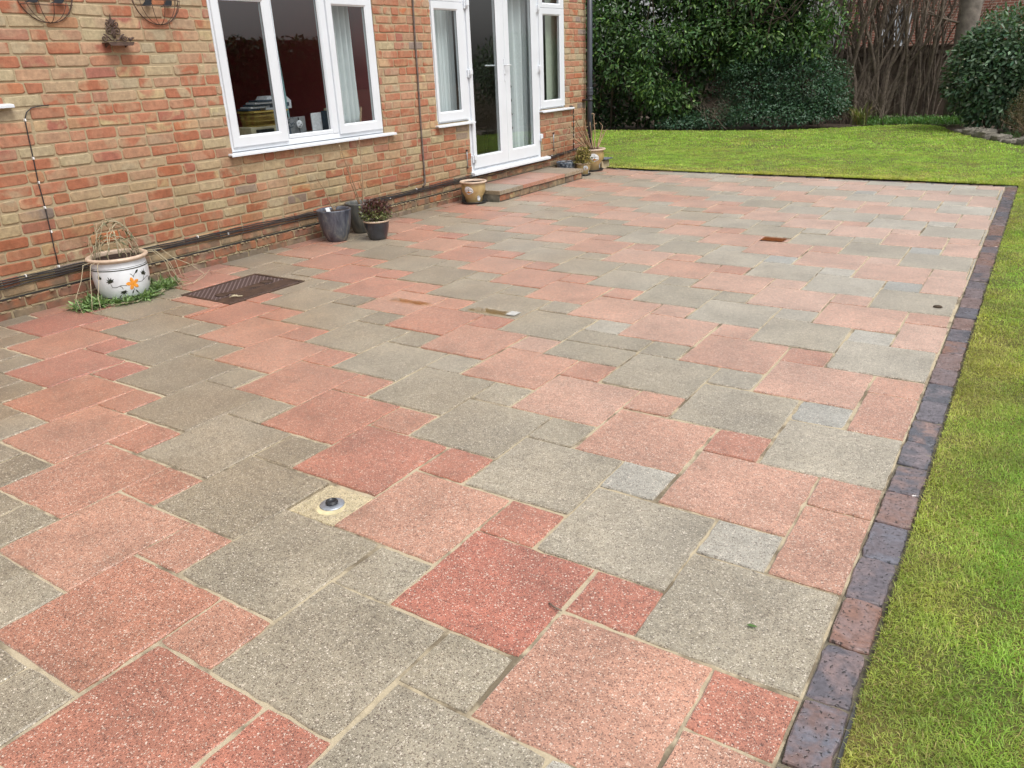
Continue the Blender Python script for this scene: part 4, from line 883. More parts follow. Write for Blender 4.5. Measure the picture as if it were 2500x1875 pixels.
# big white pot
WP = [(0, 0), (.132, 0), (.139, .006), (.150, .022), (.170, .06), (.184, .11), (.190, .165), (.191, .21), (.188, .25), (.182, .278), (.181, .292)]
RIM = [(.180, .290), (.193, .293), (.206, .304), (.2095, .312), (.206, .321), (.196, .326), (.184, .322), (.179, .314), (.177, .295), (.175, .26)]
wp = pot('flower_pot', 'large white glazed pot painted with an orange flower and dark leaves', (-4.081, 1.724), WP, M['pot_white'], .296, .177, RIM, M['pot_rim'])
ra = prof_r(WP); AZ = math.atan2(-1.37-1.70, 1.41+4.075)+.07                       # side facing the camera
def band(z0, z1, rr): MBx = MB().lathe([(ra(z0)+.0002, z0), (ra(z0)+.0016, z0+.0004), (ra(z1)+.0016, z1-.0004), (ra(z1)+.0002, z1)], 56); return MBx
for (z0, z1) in ((.252, .2545), (.238, .245), (.034, .039)): band(z0, z1, 0).build('painted_band', M['paint_black'], wp)
def petal(u, v, a, ln, wd): return [(u+ln*f*math.cos(a)-wd*s_*math.sin(a), v+ln*f*math.sin(a)+wd*s_*math.cos(a)) for f, s_ in ((0, 0), (.3, .42), (.65, .55), (.95, .28), (1.05, 0), (.95, -.28), (.65, -.55), (.3, -.42))]
def maple(u, v, s_, a):
    pts = []
    for k in range(7):
        th = a+math.radians(-105+35*k); L1 = s_*(1.0 if k == 3 else .82 if k in (1, 5, 2, 4) else .6); pts.append((u+L1*math.cos(th), v+L1*math.sin(th)))
        if k < 6: th2 = th+math.radians(17); pts.append((u+s_*.42*math.cos(th2), v+s_*.42*math.sin(th2)))
    pts.append((u-s_*.18*math.cos(a), v-s_*.18*math.sin(a))); return pts
def stem(pts, w_=.0022):
    L1 = []; R1 = []
    for i, (u, v) in enumerate(pts):
        a, b_ = pts[max(0, i-1)], pts[min(len(pts)-1, i+1)]; d = math.atan2(b_[1]-a[1], b_[0]-a[0])
        L1.append((u-w_*math.sin(d), v+w_*math.cos(d))); R1.append((u+w_*math.sin(d), v-w_*math.cos(d)))
    return L1, R1
def ribbon(pts, w_, az0, rf_, lift=.001):
    L1, R1 = stem(pts, w_); m = MB(); vs = []
    for (u, v) in L1+R1: r = rf_(v)+lift; th = az0+u/r; vs.append((r*math.cos(th), r*math.sin(th), v))
    n = len(pts); m.add(vs, [(i, i+1, n+i+1, n+i) for i in range(n-1)]); return m
fu, fv = .050, .135
merge([on_pot(petal(fu, fv, math.radians(a), .046, .025), ra, AZ, wp, '', None, .0016) for a in (100, 28, -44, -116, 172)]).build('painted_flower', M['paint_orange'], wp)
lv = [on_pot(maple(-.095, .165, .042, 1.9), ra, AZ, wp, '', None), on_pot(maple(-.022, .086, .036, -1.4), ra, AZ, wp, '', None), on_pot(maple(.148, .185, .040, 1.2), ra, AZ, wp, '', None), on_pot(maple(.215, .140, .034, -1.2), ra, AZ, wp, '', None), on_pot(maple(-.175, .19, .030, 1.6), ra, AZ, wp, '', None),
      on_pot(petal(.078, .203, .7, .036, .014), ra, AZ, wp, '', None), on_pot(petal(.058, .088, -1.0, .034, .010), ra, AZ, wp, '', None), on_pot(petal(.046, .088, -2.0, .030, .009), ra, AZ, wp, '', None),
      ribbon([(.005, .128), (-.03, .134), (-.065, .122), (-.09, .125), (-.097, .150)], .0018, AZ, ra), ribbon([(-.04, .131), (-.028, .122), (-.022, .105)], .0017, AZ, ra),
      ribbon([(.09, .138), (.12, .136), (.15, .148), (.18, .160), (.21, .150)], .0018, AZ, ra), ribbon([(.125, .138), (.142, .150), (.148, .172)], .0016, AZ, ra), ribbon([(.060, .178), (.066, .192), (.078, .206)], .0018, AZ, ra), ribbon([(.062, .182), (.054, .200), (.042, .208)], .0016, AZ, ra), ribbon([(.050, .100), (.050, .084)], .0018, AZ, ra)]
merge(lv).build('painted_leaves', M['paint_black'], wp)
# dry vine growing in it
vn = thing('climbing_vine', 'dry straggling vine bent into hoops over the big white pot', 'plant', (-4.081, 1.724, .28)); m = MB()
def hoop(a0, a1, hgt, r0=.15, out=.0, n=16, rr=.0032, zb=.0):
    p0 = Vector((r0*math.cos(a0), r0*math.sin(a0), zb)); p1 = Vector((r0*1.1*math.cos(a1), r0*1.1*math.sin(a1), zb)); pts = []
    for i in range(n+1):
        f = i/n; p = p0.lerp(p1, f); s_ = math.sin(PI*f); k = 1+out*s_
        pts.append((max(p.x*k, -.25)+rnd.gauss(0, .006), p.y*k+rnd.gauss(0, .006), p.z+hgt*s_**.75+rnd.gauss(0, .005)))
    m.tube(pts, rr, 5); return pts
tips_v = []
for k in range(10):
    a = (-1.57 if k % 2 else 1.57)+rnd.gauss(0, .5); tips_v += hoop(a, a+rnd.uniform(2.3, 3.6), rnd.uniform(.13, .31), rnd.uniform(.10, .17), rnd.uniform(.2, .9), rr=rnd.uniform(.0014, .0030))
hoop(-1.9, 1.3, .28, .15, .3, rr=.004); hoop(-.9, 2.2, .24, .14, .4, rr=.003)
m.tube([(.0, .02, -.02), (.003, .018, .08), (-.002, .022, .16), (.004, .016, .21)], .0055, 6)
for (dx, dy) in ((.02, .34), (.04, .40), (.10, -.34), (.06, .30), (.14, -.30), (.02, -.36), (.12, .30)):                   # stems trailing over the rim to the ground
    pts = [(dx*.3, dy*.5, .03), (dx*.8+.03, dy*.78, .03), (dx+.07, dy*.95, -.06), (dx+.09+rnd.gauss(0, .02), dy+rnd.gauss(0, .03), -.17), (dx+.12, dy*1.15, -.27)]; m.tube(pts, .0022, 5); tips_v += pts[3:]
m.build('stems', M['twig_pale'], vn)
tv = np.array([tuple(p) for p in tips_v]); sel = tv[R_.randint(0, len(tv), 170)]; n = len(sel)
leaves('foliage', sel+R_.randn(n, 3)*.008, R_.randn(n, 3)*[.6, .8, .4]+[0, 0, -.3], R_.randn(n, 3)*.3+[0, 0, 1], .030+.02*R_.rand(n), .006+.005*R_.rand(n), M['leaf_dull'], vn, np.array([.10, .12, .06])*(.5+1.0*R_.rand(n, 1)))
# green trailing foliage round its foot
tf = thing('trailing_foliage', 'green trailing weeds spreading round the foot of the white pot', 'plant', (-4.03, 1.724, .0)); n = 1500
th = R_.uniform(-2.35, 1.35, n); rad = .155+np.abs(R_.randn(n))*.035; reach = np.where(np.abs(th) > 1.0, 1.35, 1.0)
P = np.stack([-.05+rad*np.cos(th), rad*np.sin(th)*reach, .008+np.abs(R_.randn(n))*.014], 1)
ex_ = R_.rand(n) < .42; P[ex_] = np.c_[-.12+.16*R_.rand(ex_.sum()), np.sign(R_.randn(ex_.sum()))*(.20+.20*R_.rand(ex_.sum())), .008+.030*R_.rand(ex_.sum())]
D = R_.randn(n, 3)*[1, 1, .45]+[.25, 0, .25]
leaves('foliage', P, D, R_.randn(n, 3)*.4+[0, 0, 1], .035+.045*R_.rand(n), .007+.008*R_.rand(n), M['leaf_dull'], tf, np.array([.17, .26, .10])*(.35+1.2*R_.rand(n, 1)))
m = MB()
for k in range(26):
    a = rnd.uniform(-2.3, 1.3); r0 = .19; pts = [(-.05+(r0+.01*i)*math.cos(a+.14*i), (r0+.015*i)*math.sin(a+.14*i)*1.15, .008+.012*abs(math.sin(i*1.1+k))) for i in range(5)]; m.tube(pts, .0018, 4)
m.tube([(.05, .30, .01), (.12, .46, .02), (.10, .58, .06), (.0, .55, .13), (-.05, .42, .22)], .0026, 5); m.tube([(.10, .45, .01), (.16, .52, .05), (.06, .66, .07), (.02, .70, .02)], .002, 5)
m.build('runners', M['twig_pale'], tf)
# two tall grey pots
GP = [(0, 0), (.092, 0), (.102, .008), (.130, .07), (.153, .15), (.165, .22), (.167, .262), (.172, .283), (.173, .293), (.167, .298), (.156, .296), (.150, .285), (.146, .26)]
g1 = pot('tall_planter', 'tall tapered grey blue glazed pot with a white plant label, left of the pair', (-4.065, 3.890), [(r*.935, z) for r, z in GP], M['pot_grey'], .268, .138)
MB().add([(.045, -.125, .262), (.045, -.078, .262), (.030, -.085, .325), (.030, -.132, .325), (.047, -.125, .262), (.047, -.078, .262), (.032, -.085, .325), (.032, -.132, .325)], [(0, 3, 2, 1), (4, 5, 6, 7), (0, 1, 5, 4), (1, 2, 6, 5), (2, 3, 7, 6), (3, 0, 4, 7)]).build('plant_label', M['paint_white'], g1)
g2 = pot('tall_planter', 'tall grey olive glazed pot half hidden behind the small dark pot', (-4.12, 4.30), [(r*.87, z*.99) for r, z in GP], M['pot_grey2'], .255, .127)
def twigs(label, base, paths, rr=.0045, buds=True, name='bare_twigs', mat=None, side=.06, nside=5):
    rr *= 1.35
    t_ = thing(name, label, 'plant', base); m = MB()
    def bud(prof, c): MB().lathe(prof, 5, c).build('bud', M['twig_pale'], t_)
    for pts in paths:
        q = [Vector(p)-Vector(base) for p in pts]; fine = []
        for i in range(len(q)-1):
            for k in range(4): fine.append(q[i].lerp(q[i+1], k/4)+Vector([rnd.gauss(0, .0022)]*1+[rnd.gauss(0, .0022), 0]))
        fine.append(q[-1]); N = len(fine); m.tube(fine, [rr*(1-.65*i/N) for i in range(N)], 5)
        for k in range(nside):
            i = rnd.randint(N//3, N-1); d = Vector((rnd.gauss(0, 1), rnd.gauss(0, 1), abs(rnd.gauss(.5, .5)))).normalized(); e = fine[i]+d*side*rnd.uniform(.3, 1); m.tube([fine[i], e], [rr*.35, rr*.2], 4)
            if buds: bud([(0, -.006), (.0035, 0), (0, .008)], tuple(e))
        if buds: bud([(0, -.006), (.0045, 0), (0, .012)], tuple(fine[-1]))
    m.build('stems', mat or M['twig'], t_)
    return t_
twigs('short leaning twig with side shoots growing in the left grey pot', (-4.085, 3.90, .268), [[(-4.085, 3.91, .27), (-4.08, 3.87, .36), (-4.07, 3.80, .50), (-4.06, 3.72, .61)], [(-4.085, 3.91, .27), (-4.06, 3.93, .33), (-4.03, 3.97, .38)]], .005, False, side=.05, nside=7)
MB().tube([(0, 0.01, -.02), (0, .01, .05)], .011, 8).build('stump', M['bark'], bpy.data.objects['bare_twigs'])
twigs('three tall thin bare stems rising from the rear grey pot', (-4.135, 4.275, .25), [[(-4.12, 4.30, .25), (-4.09, 4.18, .50), (-4.07, 4.12, .68), (-4.06, 4.06, .85)], [(-4.12, 4.31, .25), (-4.10, 4.24, .45), (-4.08, 4.16, .62), (-4.07, 4.10, .75)], [(-4.12, 4.34, .25), (-4.09, 4.35, .50), (-4.07, 4.33, .72), (-4.06, 4.33, .90)], [(-4.12, 4.34, .3), (-4.09, 4.33, .42), (-4.06, 4.28, .56)]], .0048, True, side=.03, nside=3)
BP = [(0, 0), (.078, 0), (.084, .006), (.100, .06), (.113, .115), (.118, .150), (.119, .165)]
bpot = pot('small_planter', 'small blue black glazed pot with a pale rim in front of the grey pots', (-3.745, 4.11), BP, M['pot_black'], .160, .105, [(.118, .163), (.126, .166), (.128, .174), (.122, .180), (.112, .178), (.108, .170), (.106, .15)], M['pot_rim'])
sh = thing('red_leaf_shrub', 'small shrub with dark red and green leaves in the blue black pot', 'shrub', (-3.745, 4.11, .16)); m = MB(); tp_ = []
for k in range(9): a = k*.7; grow(m, (.01*math.cos(a), .01*math.sin(a), 0), (.5*math.cos(a), .5*math.sin(a), 1), .10, .004, 2, spread=.5, seg=3, tips=tp_, n=4)
m.build('stems', M['bark'], sh); n = 1000; th = R_.uniform(0, 2*PI, n); ph = np.arccos(R_.uniform(-.7, 1, n)); rr = .45+.65*R_.rand(n)
P = np.stack([.135*rr*np.sin(ph)*np.cos(th), .135*rr*np.sin(ph)*np.sin(th), .095+.100*rr*np.cos(ph)], 1)
Dv = norm(P-[0, 0, .05])+R_.randn(n, 3)*.6; redf = (P[:, 2:]+R_.randn(n, 1)*.035 > .10)
leaves('foliage', P, Dv, norm(P-[0, 0, .03])+R_.randn(n, 3)*.4+[0, 0, .5], .022+.012*R_.rand(n), .013+.006*R_.rand(n), M['leaf'], sh, np.where(redf, np.array([.095, .042, .038]), np.array([.14, .16, .06]))*(.4+1.1*R_.rand(n, 1)))
# tan pots with painted panels
def tan_pot(label, c, r, h, rb, az, saucer=True, soil=True):
    s_ = r/.164; Hk = h/.255
    pr = [(0, 0), (rb, 0), (rb+.006*s_, .006), (rb*1.12, .06*Hk), (r*.86, .13*Hk), (r*.885, .18*Hk), (r*.86, .215*Hk), (r*.84, .23*Hk)]
    rim = [(r*.84, .229*Hk), (r*.93, .232*Hk), (r*.995, .240*Hk), (r*1.0, .249*Hk), (r*.95, .256*Hk), (r*.88, .255*Hk), (r*.84, .247*Hk), (r*.82, .22*Hk)]
    t_ = pot('tan_pot', label, c, pr, M['pot_tan'], .235*Hk, r*.83, rim, M['pot_rim']); rf_ = prof_r(pr)
    zc_ = .155*Hk; q = .060*s_; sp = [(q*.9*math.cos(a)*(1-.12*math.sin(2*a)), zc_+q*.78*math.sin(a)*(1+.12*math.cos(3*a))) for a in np.linspace(0, 2*PI, 24, endpoint=False)]
    on_pot(sp, rf_, az, t_, '', None, .0012).build('painted_panel', M['paint_white'], t_)
    fl = [ribbon([(q*(a*.16+b_*.5*math.sin(x_)), zc_-q*.2+q*(d_*x_/PI*1.0)*.8) for x_ in np.linspace(0, PI, 9)], q*.022, az, rf_, .0024) for a, b_, d_ in ((0, .22, .85), (0, -.22, .85))]
    fl += [ribbon([(q*sx_*.75*math.sin(x_)**1., zc_-q*.25-q*.16*math.sin(2*x_)*(1)+q*.10*x_) for x_ in np.linspace(0, PI, 9)], q*.022, az, rf_, .0024) for sx_ in (1, -1)]
    fl += [ribbon([(-.7*q, zc_-.45*q), (-.2*q, zc_-.55*q), (.3*q, zc_-.5*q), (.7*q, zc_-.38*q)], q*.02, az, rf_, .0024)]
    merge(fl).build('painted_outline', M['paint_black'], t_)
    on_pot([(-.5*q, zc_-.42*q), (-.15*q, zc_-.15*q), (.15*q, zc_-.2*q), (.5*q, zc_-.40*q), (0, zc_-.48*q)], rf_, az, t_, '', None, .0019).build('painted_petal', M['paint_orange'], t_)
    on_pot([(q*1.75+q*.35*math.cos(a), .055*Hk+q*.55*math.sin(a)) for a in np.linspace(0, 2*PI, 14, endpoint=False)], rf_, az, t_, '', None, .0012).build('painted_panel', M['paint_white'], t_)
    if saucer:
        R2 = rb*1.66; MB().lathe([(0, -.0115+.0), (R2*.88, -.0115), (R2*.98, .004), (R2, .012), (R2*.96, .012), (R2*.86, -.002), (0, -.003)], 48).build('saucer', M['black'], t_); t_.location.z += .0125
    return t_
azc = lambda x, y: math.atan2(-1.37-y, 1.41-x)
tan_pot('round tan glazed pot with a flower panel and bare soil, left of the step', (-4.075, 6.15), .161, .240, .092, azc(-4.06, 6.1)-.42)
tan_pot('largest tan pot of the group, full of bare stems, at the house corner', (-4.085, 9.13), .208, .300, .108, azc(-4.05, 9.1)+.25)
tan_pot('small tan pot with a variegated bush at the right end of the step', (-3.95, 8.63), .110, .160, .064, azc(-3.9, 8.6)+.35)
vb = thing('variegated_bush', 'small bushy plant with yellow and green leaves in the small tan pot', 'shrub', (-3.93, 8.60, .165)); m = MB()
for k in range(10): a = k*.63; grow(m, (0, 0, 0), (.5*math.cos(a), .5*math.sin(a), 1), .09, .0035, 2, spread=.45, seg=3, n=4)
m.build('stems', M['bark'], vb); n = 900; th = R_.uniform(0, 2*PI, n); rr = R_.rand(n)**.5; hz = R_.uniform(0, 1, n)
P = np.stack([.155*rr*np.cos(th)*(1-.5*hz), .155*rr*np.sin(th)*(1-.5*hz), .0+.215*hz], 1)
leaves('foliage', P, R_.randn(n, 3)+[0, 0, .6], R_.randn(n, 3)*.5+[0, 0, 1], .022+.010*R_.rand(n), .010+.005*R_.rand(n), M['leaf_dull'], vb, np.where(R_.rand(n, 1) < .55, np.array([.42, .33, .10]), np.array([.13, .14, .04]))*(.35+.9*R_.rand(n, 1)))
twigs('cluster of many bare budding stems in the largest tan pot', (-4.085, 9.13, .28), [
    [(-4.06, 9.08, .31), (-4.06, 8.95, .52), (-4.05, 8.85, .72), (-4.05, 8.76, .92)], [(-4.03, 9.12, .31), (-4.04, 9.15, .5), (-4.05, 9.14, .79)], [(-4.0, 9.14, .31), (-3.99, 9.28, .44), (-3.97, 9.37, .55)],
    [(-4.06, 9.06, .31), (-4.07, 8.85, .55), (-4.07, 8.66, .72), (-4.06, 8.56, .82)], [(-4.07, 9.02, .31), (-4.06, 8.74, .48), (-4.05, 8.55, .60), (-4.05, 8.37, .70)], [(-4.07, 9.0, .31), (-4.06, 8.75, .42), (-4.05, 8.55, .50), (-4.05, 8.38, .50), (-4.05, 8.31, .57)],
    [(-4.05, 9.1, .31), (-4.06, 9.08, .5), (-4.05, 9.02, .68)], [(-4.07, 9.1, .31), (-4.09, 9.0, .5), (-4.10, 8.96, .62)], [(-4.0, 9.14, .31), (-3.98, 9.22, .5), (-3.97, 9.25, .62)], [(-4.1, 9.1, .31), (-4.12, 8.95, .48), (-4.12, 8.80, .60), (-4.10, 8.70, .66)]], .0085, True, side=.07, nside=5)
BW = [(0, 0), (.075, 0), (.085, .008), (.112, .07), (.128, .13), (.133, .165), (.136, .178), (.133, .186), (.124, .184), (.118, .172)]
pot('blue_bowl_pot', 'mottled blue grey bowl pot behind the right end of the step', (-4.195, 8.56), [(r, z*1.02) for r, z in BW], M['pot_bowl'], .168, .119)
twigs('two thin upright twigs in the mottled blue bowl pot', (-4.195, 8.56, .165), [[(-4.19, 8.54, .16), (-4.19, 8.52, .40), (-4.18, 8.50, .62)], [(-4.19, 8.58, .16), (-4.19, 8.59, .45), (-4.18, 8.58, .70)]], .0032, False, side=.03, nside=3)
gl_ = thing('gully_block', 'rough tan concrete drain surround capped with a grey slate at the house corner', 'drain surround', (-4.11, 9.40, 0)); m = MB(); m.prism([(-.15, 0), (.115, 0), (.105, .11), (-.15, .125)], -.10, .14, 'y'); fix_normals(m.build('concrete_body', M['concrete'], gl_)); MB().box(-.13, .15, -.06, .18, .1265, .142, .004).build('slate_cap', M['slate'], gl_)

# ---------------------------------------------------------------- garden beyond the lawn
def lump(n, cen, rad, r, shell=.35, low=-1.):
    """points and outward normals through the outer part of a bumpy ellipsoid"""
    d = norm(r.randn(n*2, 3)); d = d[d[:, 2] > low][:n]; k = 1-shell*r.rand(len(d))**1.5
    b = 1+.10*np.sin(d[:, 0]*7+cen[0])*np.cos(d[:, 2]*6)+.07*np.sin(d[:, 1]*13+d[:, 2]*9)
    return np.array(cen)+d*np.array(rad)*(k*b)[:, None], d
def leafcol(n, base, r, lo=.45, hi=1.25, hue=.12): return np.array(base)*(lo+(hi-lo)*r.rand(n, 1))*(1+hue*r.randn(n, 3)*[1, .4, 1])
def foliage(name, parent, P, N, ln, wd, base, r, mat='leaf', droop=.35, jit=.55, light=None):
    n = len(P); D = norm(N*.7+r.randn(n, 3)*jit+[0, 0, -droop]); c = leafcol(n, base, r)
    if light is not None: k = r.rand(n) < light[0]; c[k] = np.array(light[1])*(.6+.7*r.rand(k.sum(), 1))
    return leaves(name, P, D, N+r.randn(n, 3)*.35+[0, 0, .55], ln*(.65+.6*r.rand(n)), wd*(.7+.5*r.rand(n)), M[mat], parent, np.clip(c, .004, .9))
r = np.random.RandomState(5)
# laurel hedge: face of overlapping clumps
hd = thing('laurel_hedge', 'tall dense laurel hedge with long glossy leaves behind the lawn, left of the shrubs', 'hedge', (-6.5, 16.4, 0))
Ps, Ns = [], []
for k in range(150):
    x = r.uniform(-11.5, -4.9); z = r.uniform(.25, 4.2)
    if x > -5.7 and z < 1.75: continue
    y = 16.45+r.randn()*.16-.25*math.sin(z*1.1)+(.5 if z < .5 else 0)+max(0, x+6)*.35
    p, nn = lump(300, (x, y, z), (.50, .42, .40), r, .6); k_ = nn[:, 1] < .45; Ps.append(p[k_]); Ns.append(nn[k_])
for k in range(150):
    x = r.uniform(-5.8, -2.5); z = r.uniform(1.18+.12*(x+5.6), 4.0); y = 17.1+r.randn()*.3
    if x > -3.4 and z < 2.2 and k % 2: continue
    p, nn = lump(170 if x < -3.6 else 110, (x, y, z), (.45, .40, .36), r, .7); Ps.append(p); Ns.append(nn)
for (x, y, z) in ((-3.05, 16.9, 1.9), (-2.75, 16.9, 2.1), (-3.3, 16.8, 1.65), (-2.9, 17.0, 1.45), (-4.3, 16.6, 1.95)):
    p, nn = lump(60, (x, y, z), (.25, .25, .2), r, .8); Ps.append(p); Ns.append(nn)
P = np.concatenate(Ps)-[-6.5, 16.4, 0]; N = np.concatenate(Ns); k = P[:, 2] > .06; P, N = P[k], N[k]
foliage('foliage', hd, P, N, .108, .040, (.066, .138, .040), r, light=(.13, (.16, .27, .065)))
m = MB()
for k in range(26):
    x = rnd.uniform(-4, 2.6); m.tube([(x, rnd.uniform(.2, .9), 0), (x+rnd.gauss(0, .15), rnd.uniform(.1, .8), 1.3), (x+rnd.gauss(0, .4), rnd.uniform(0, .8), 2.7), (x+rnd.gauss(0, .6), .4, 3.9)], [.03, .024, .016, .006], 6)
for k in range(14): x = rnd.uniform(1.2, 2.6); m.tube([(x, .3, 1.6+rnd.random()), (x+.5, .2, 1.9+rnd.random()), (x+1.1, .4, 2.2+rnd.random()*1.2)], [.014, .01, .005], 5)
m.build('branches', M['fence'], hd)
# dark core behind the leaves: interior twigs and shaded inner leaves
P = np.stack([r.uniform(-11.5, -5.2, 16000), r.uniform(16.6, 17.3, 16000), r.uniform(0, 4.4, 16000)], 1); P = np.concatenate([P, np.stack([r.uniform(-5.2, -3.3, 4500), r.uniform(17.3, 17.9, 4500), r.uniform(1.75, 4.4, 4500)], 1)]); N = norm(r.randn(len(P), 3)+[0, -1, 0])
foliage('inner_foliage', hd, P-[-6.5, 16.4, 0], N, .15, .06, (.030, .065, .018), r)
ds = thing('evergreen_shrub', 'low wide shrub with small dark blue green leaves in front of the fence', 'shrub', (-3.6, 16.7, 0)); Ps, Ns = [], []
for (x, y, z, rx, rz, n) in ((-3.15, 16.85, .68, .85, .75, 7000), (-4.1, 16.85, .74, .85, .80, 7200), (-2.55, 17.1, .55, .45, .5, 2200), (-2.5, 17.3, 1.0, .3, .35, 700), (-4.7, 17.1, 1.15, .5, .4, 1500), (-3.6, 17.1, 1.45, .7, .35, 1700), (-2.95, 17.2, 1.3, .4, .35, 900), (-4.3, 16.7, 1.2, .3, .25, 700), (-4.85, 16.5, .15, .7, .25, 1800), (-2.75, 16.9, .35, .5, .42, 2200), (-3.7, 16.5, .25, 1.2, .32, 4200), (-5.5, 16.35, .1, .7, .2, 1200)):
    p, nn = lump(n, (x, y, z), (rx, .55, rz), r, .5, -.6); Ps.append(p); Ns.append(nn)
P = np.concatenate(Ps)-[-3.6, 16.7, 0]; N = np.concatenate(Ns); k = P[:, 2] > .02; foliage('foliage', ds, P[k], N[k], .055, .026, (.052, .115, .058), r, droop=.1, light=(.12, (.10, .18, .12)))
m = MB(); [grow(m, (rnd.uniform(-1, 1), rnd.uniform(-.2, .2), 0), (rnd.gauss(0, .4), -.1, 1), .7, .014, 2, seg=3, n=4) for k in range(14)]; m.build('branches', M['bark'], ds)
tw = thing('twiggy_bush', 'brown twiggy dormant bush between the laurel hedge and the dark shrub', 'shrub', (-4.75, 16.3, 0)); m = MB()
for k in range(34): grow(m, (rnd.gauss(0, .15), rnd.gauss(0, .12), 0), (rnd.gauss(0, .5), rnd.gauss(-.1, .3), 1), rnd.uniform(.3, .6), .008, 2, up=-.1, spread=.7, seg=4, n=4, wig=.25)
m.build('stems', M['bark'], tw)
vi = thing('round_shrub', 'rounded evergreen shrub with leathery leaves and pale flower buds at the right', 'shrub', (.75, 16.35, 0)); Ps, Ns = [], []
for (c, rd, n) in (((.80, 16.4, 1.15), (1.10, .95, 1.02), 6500), ((.35, 16.2, .85), (.72, .65, .72), 3000), ((.55, 16.1, .35), (.55, .5, .40), 1800), ((1.4, 16.2, 1.3), (.9, .85, .9), 3000), ((.15, 16.3, 1.35), (.40, .45, .45), 1400)):
    p, nn = lump(n, c, rd, r, .45, -.75); Ps.append(p); Ns.append(nn)
P = np.concatenate(Ps)-[.75, 16.35, 0]; N = np.concatenate(Ns); k = P[:, 2] > .05
foliage('foliage', vi, P[k], N[k], .095, .042, (.090, .16, .085), r, droop=.25, light=(.15, (.15, .23, .14)))
m = MB(); [grow(m, (rnd.uniform(-.4, .6), rnd.gauss(0, .2), 0), (rnd.gauss(0, .4), 0, 1), 1.0, .02, 2, seg=4, n=5) for k in range(9)]; m.build('branches', M['bark'], vi)
m = MB(); pk = P[k]; fr_ = pk[(N[k][:, 1] < -.5) & (pk[:, 2] > .5)]
for i in range(46): q = fr_[r.randint(len(fr_))]+[0, -.04, .02]; m.lathe([(0, -.01), (.016, -.004), (.020, .004), (0, .014)], 6, tuple(q))
tag(m.build('flower_buds', plain('pale_buds', (.45, .44, .33), .8), vi), kind='stuff')
bs = thing('brown_bush', 'small brownish fine leaved bush at the right edge by the stones', 'shrub', (1.22, 14.75, 0)); p, nn = lump(5200, (0, 0, .40), (.42, .40, .45), r, .6, -.8); foliage('foliage', bs, p[p[:, 2] > .02], nn[p[:, 2] > .02], .022, .012, (.125, .105, .050), r, 'leaf_dull', droop=0); m = MB(); [grow(m, (0, 0, 0), (rnd.gauss(0, .6), rnd.gauss(0, .6), 1), .35, .007, 3, spread=.5, seg=3, n=4) for k in range(12)]; m.build('stems', M['twig'], bs)
# stones edging the bed
def rock(name, label, c, sx, sy, sz, seed, rot=0.):
    q = np.random.RandomState(seed); m = MB(); nu, nv = 14, 8; vs = []
    for i in range(nv+1):
        for k in range(nu):
            th = 2*PI*k/nu; ph = -PI/2+PI*i/nv; d = np.array([math.cos(ph)*math.cos(th), math.cos(ph)*math.sin(th), math.sin(ph)]); d = np.sign(d)*np.abs(d)**.65
            s_ = 1+.16*math.sin(3*th+seed)*math.cos(2*ph+seed)+.05*q.randn()
            vs.append((d[0]*sx*s_, d[1]*sy*s_, d[2]*sz*s_+sz*.7))
    fs = [(i*nu+k, i*nu+(k+1) % nu, (i+1)*nu+(k+1) % nu, (i+1)*nu+k) for i in range(nv) for k in range(nu)]; m.add(vs, fs); o = m.build(name, M['stone']); o.location = c; o.rotation_euler.z = rot; return tag(o, label, 'rock', 'stones edging the planting bed')
for k, (x, y, a, b_, c_, lb) in enumerate(((.10, 15.75, .16, .10, .05, 'farthest small stone edging the bed under the round shrub'), (.33, 15.25, .22, .13, .085, 'flat topped stone, second from the far end of the bed edging'), (.55, 14.75, .24, .15, .10, 'large pointed stone in the middle of the bed edging'), (.80, 14.30, .20, .12, .075, 'rounded stone before the low spiky plant'), (1.00, 13.98, .20, .12, .05, 'low flat stone near the right edge of the photo'), (1.22, 13.62, .17, .13, .085, 'nearest stone of the bed edging, by the brown bush'))):
    rock('edging_stone', lb, (x, y, -.02), a, b_, c_, 40+k, -1.1)
lf_ = thing('bulb_leaves', 'small tuft of green bulb leaves behind the edging stones', 'plant', (.95, 14.6, 0)); n = 70; P = np.c_[r.randn(n, 2)*[.10, .08], np.zeros(n)]; leaves('foliage', P, np.c_[r.randn(n, 2)*.5, np.ones(n)], r.randn(n, 3), .10+.06*r.rand(n), .012, M['leaf_dull'], lf_, leafcol(n, (.12, .22, .07), r))
# strappy clump
spn = thing('strappy_clump', 'clump of arching yellow green strap leaves in front of the bare shrubs', 'plant', (-1.95, 17.35, 0)); m = MB(); V = []; F = []; cc = []
for k in range(85):
    a = r.uniform(0, 2*PI); L1 = r.uniform(.35, .72); lean = r.uniform(.3, 1.0); w_ = .010; b0 = len(V); base = np.array([r.randn()*.07, r.randn()*.05, 0]); dn = np.array([math.cos(a), math.sin(a)*.7, 0]); sd_ = np.array([-math.sin(a), math.cos(a), 0])
    for i in range(7):
        f = i/6; p = base+dn*L1*lean*f**1.3+np.array([0, 0, 1])*L1*(f-.62*lean*f**2.4); ww = w_*(1-.85*f**2); V += [p-sd_*ww, p+sd_*ww]
    for i in range(6): F.append((b0+2*i, b0+2*i+1, b0+2*i+3, b0+2*i+2)); 
    cc += [np.array([.20, .24, .07] if r.rand() < .6 else [.34, .26, .12])*r.uniform(.5, 1.2)]*6
np_obj('strap_leaves', V, F, M['leaf_dull'], spn, np.array(cc))
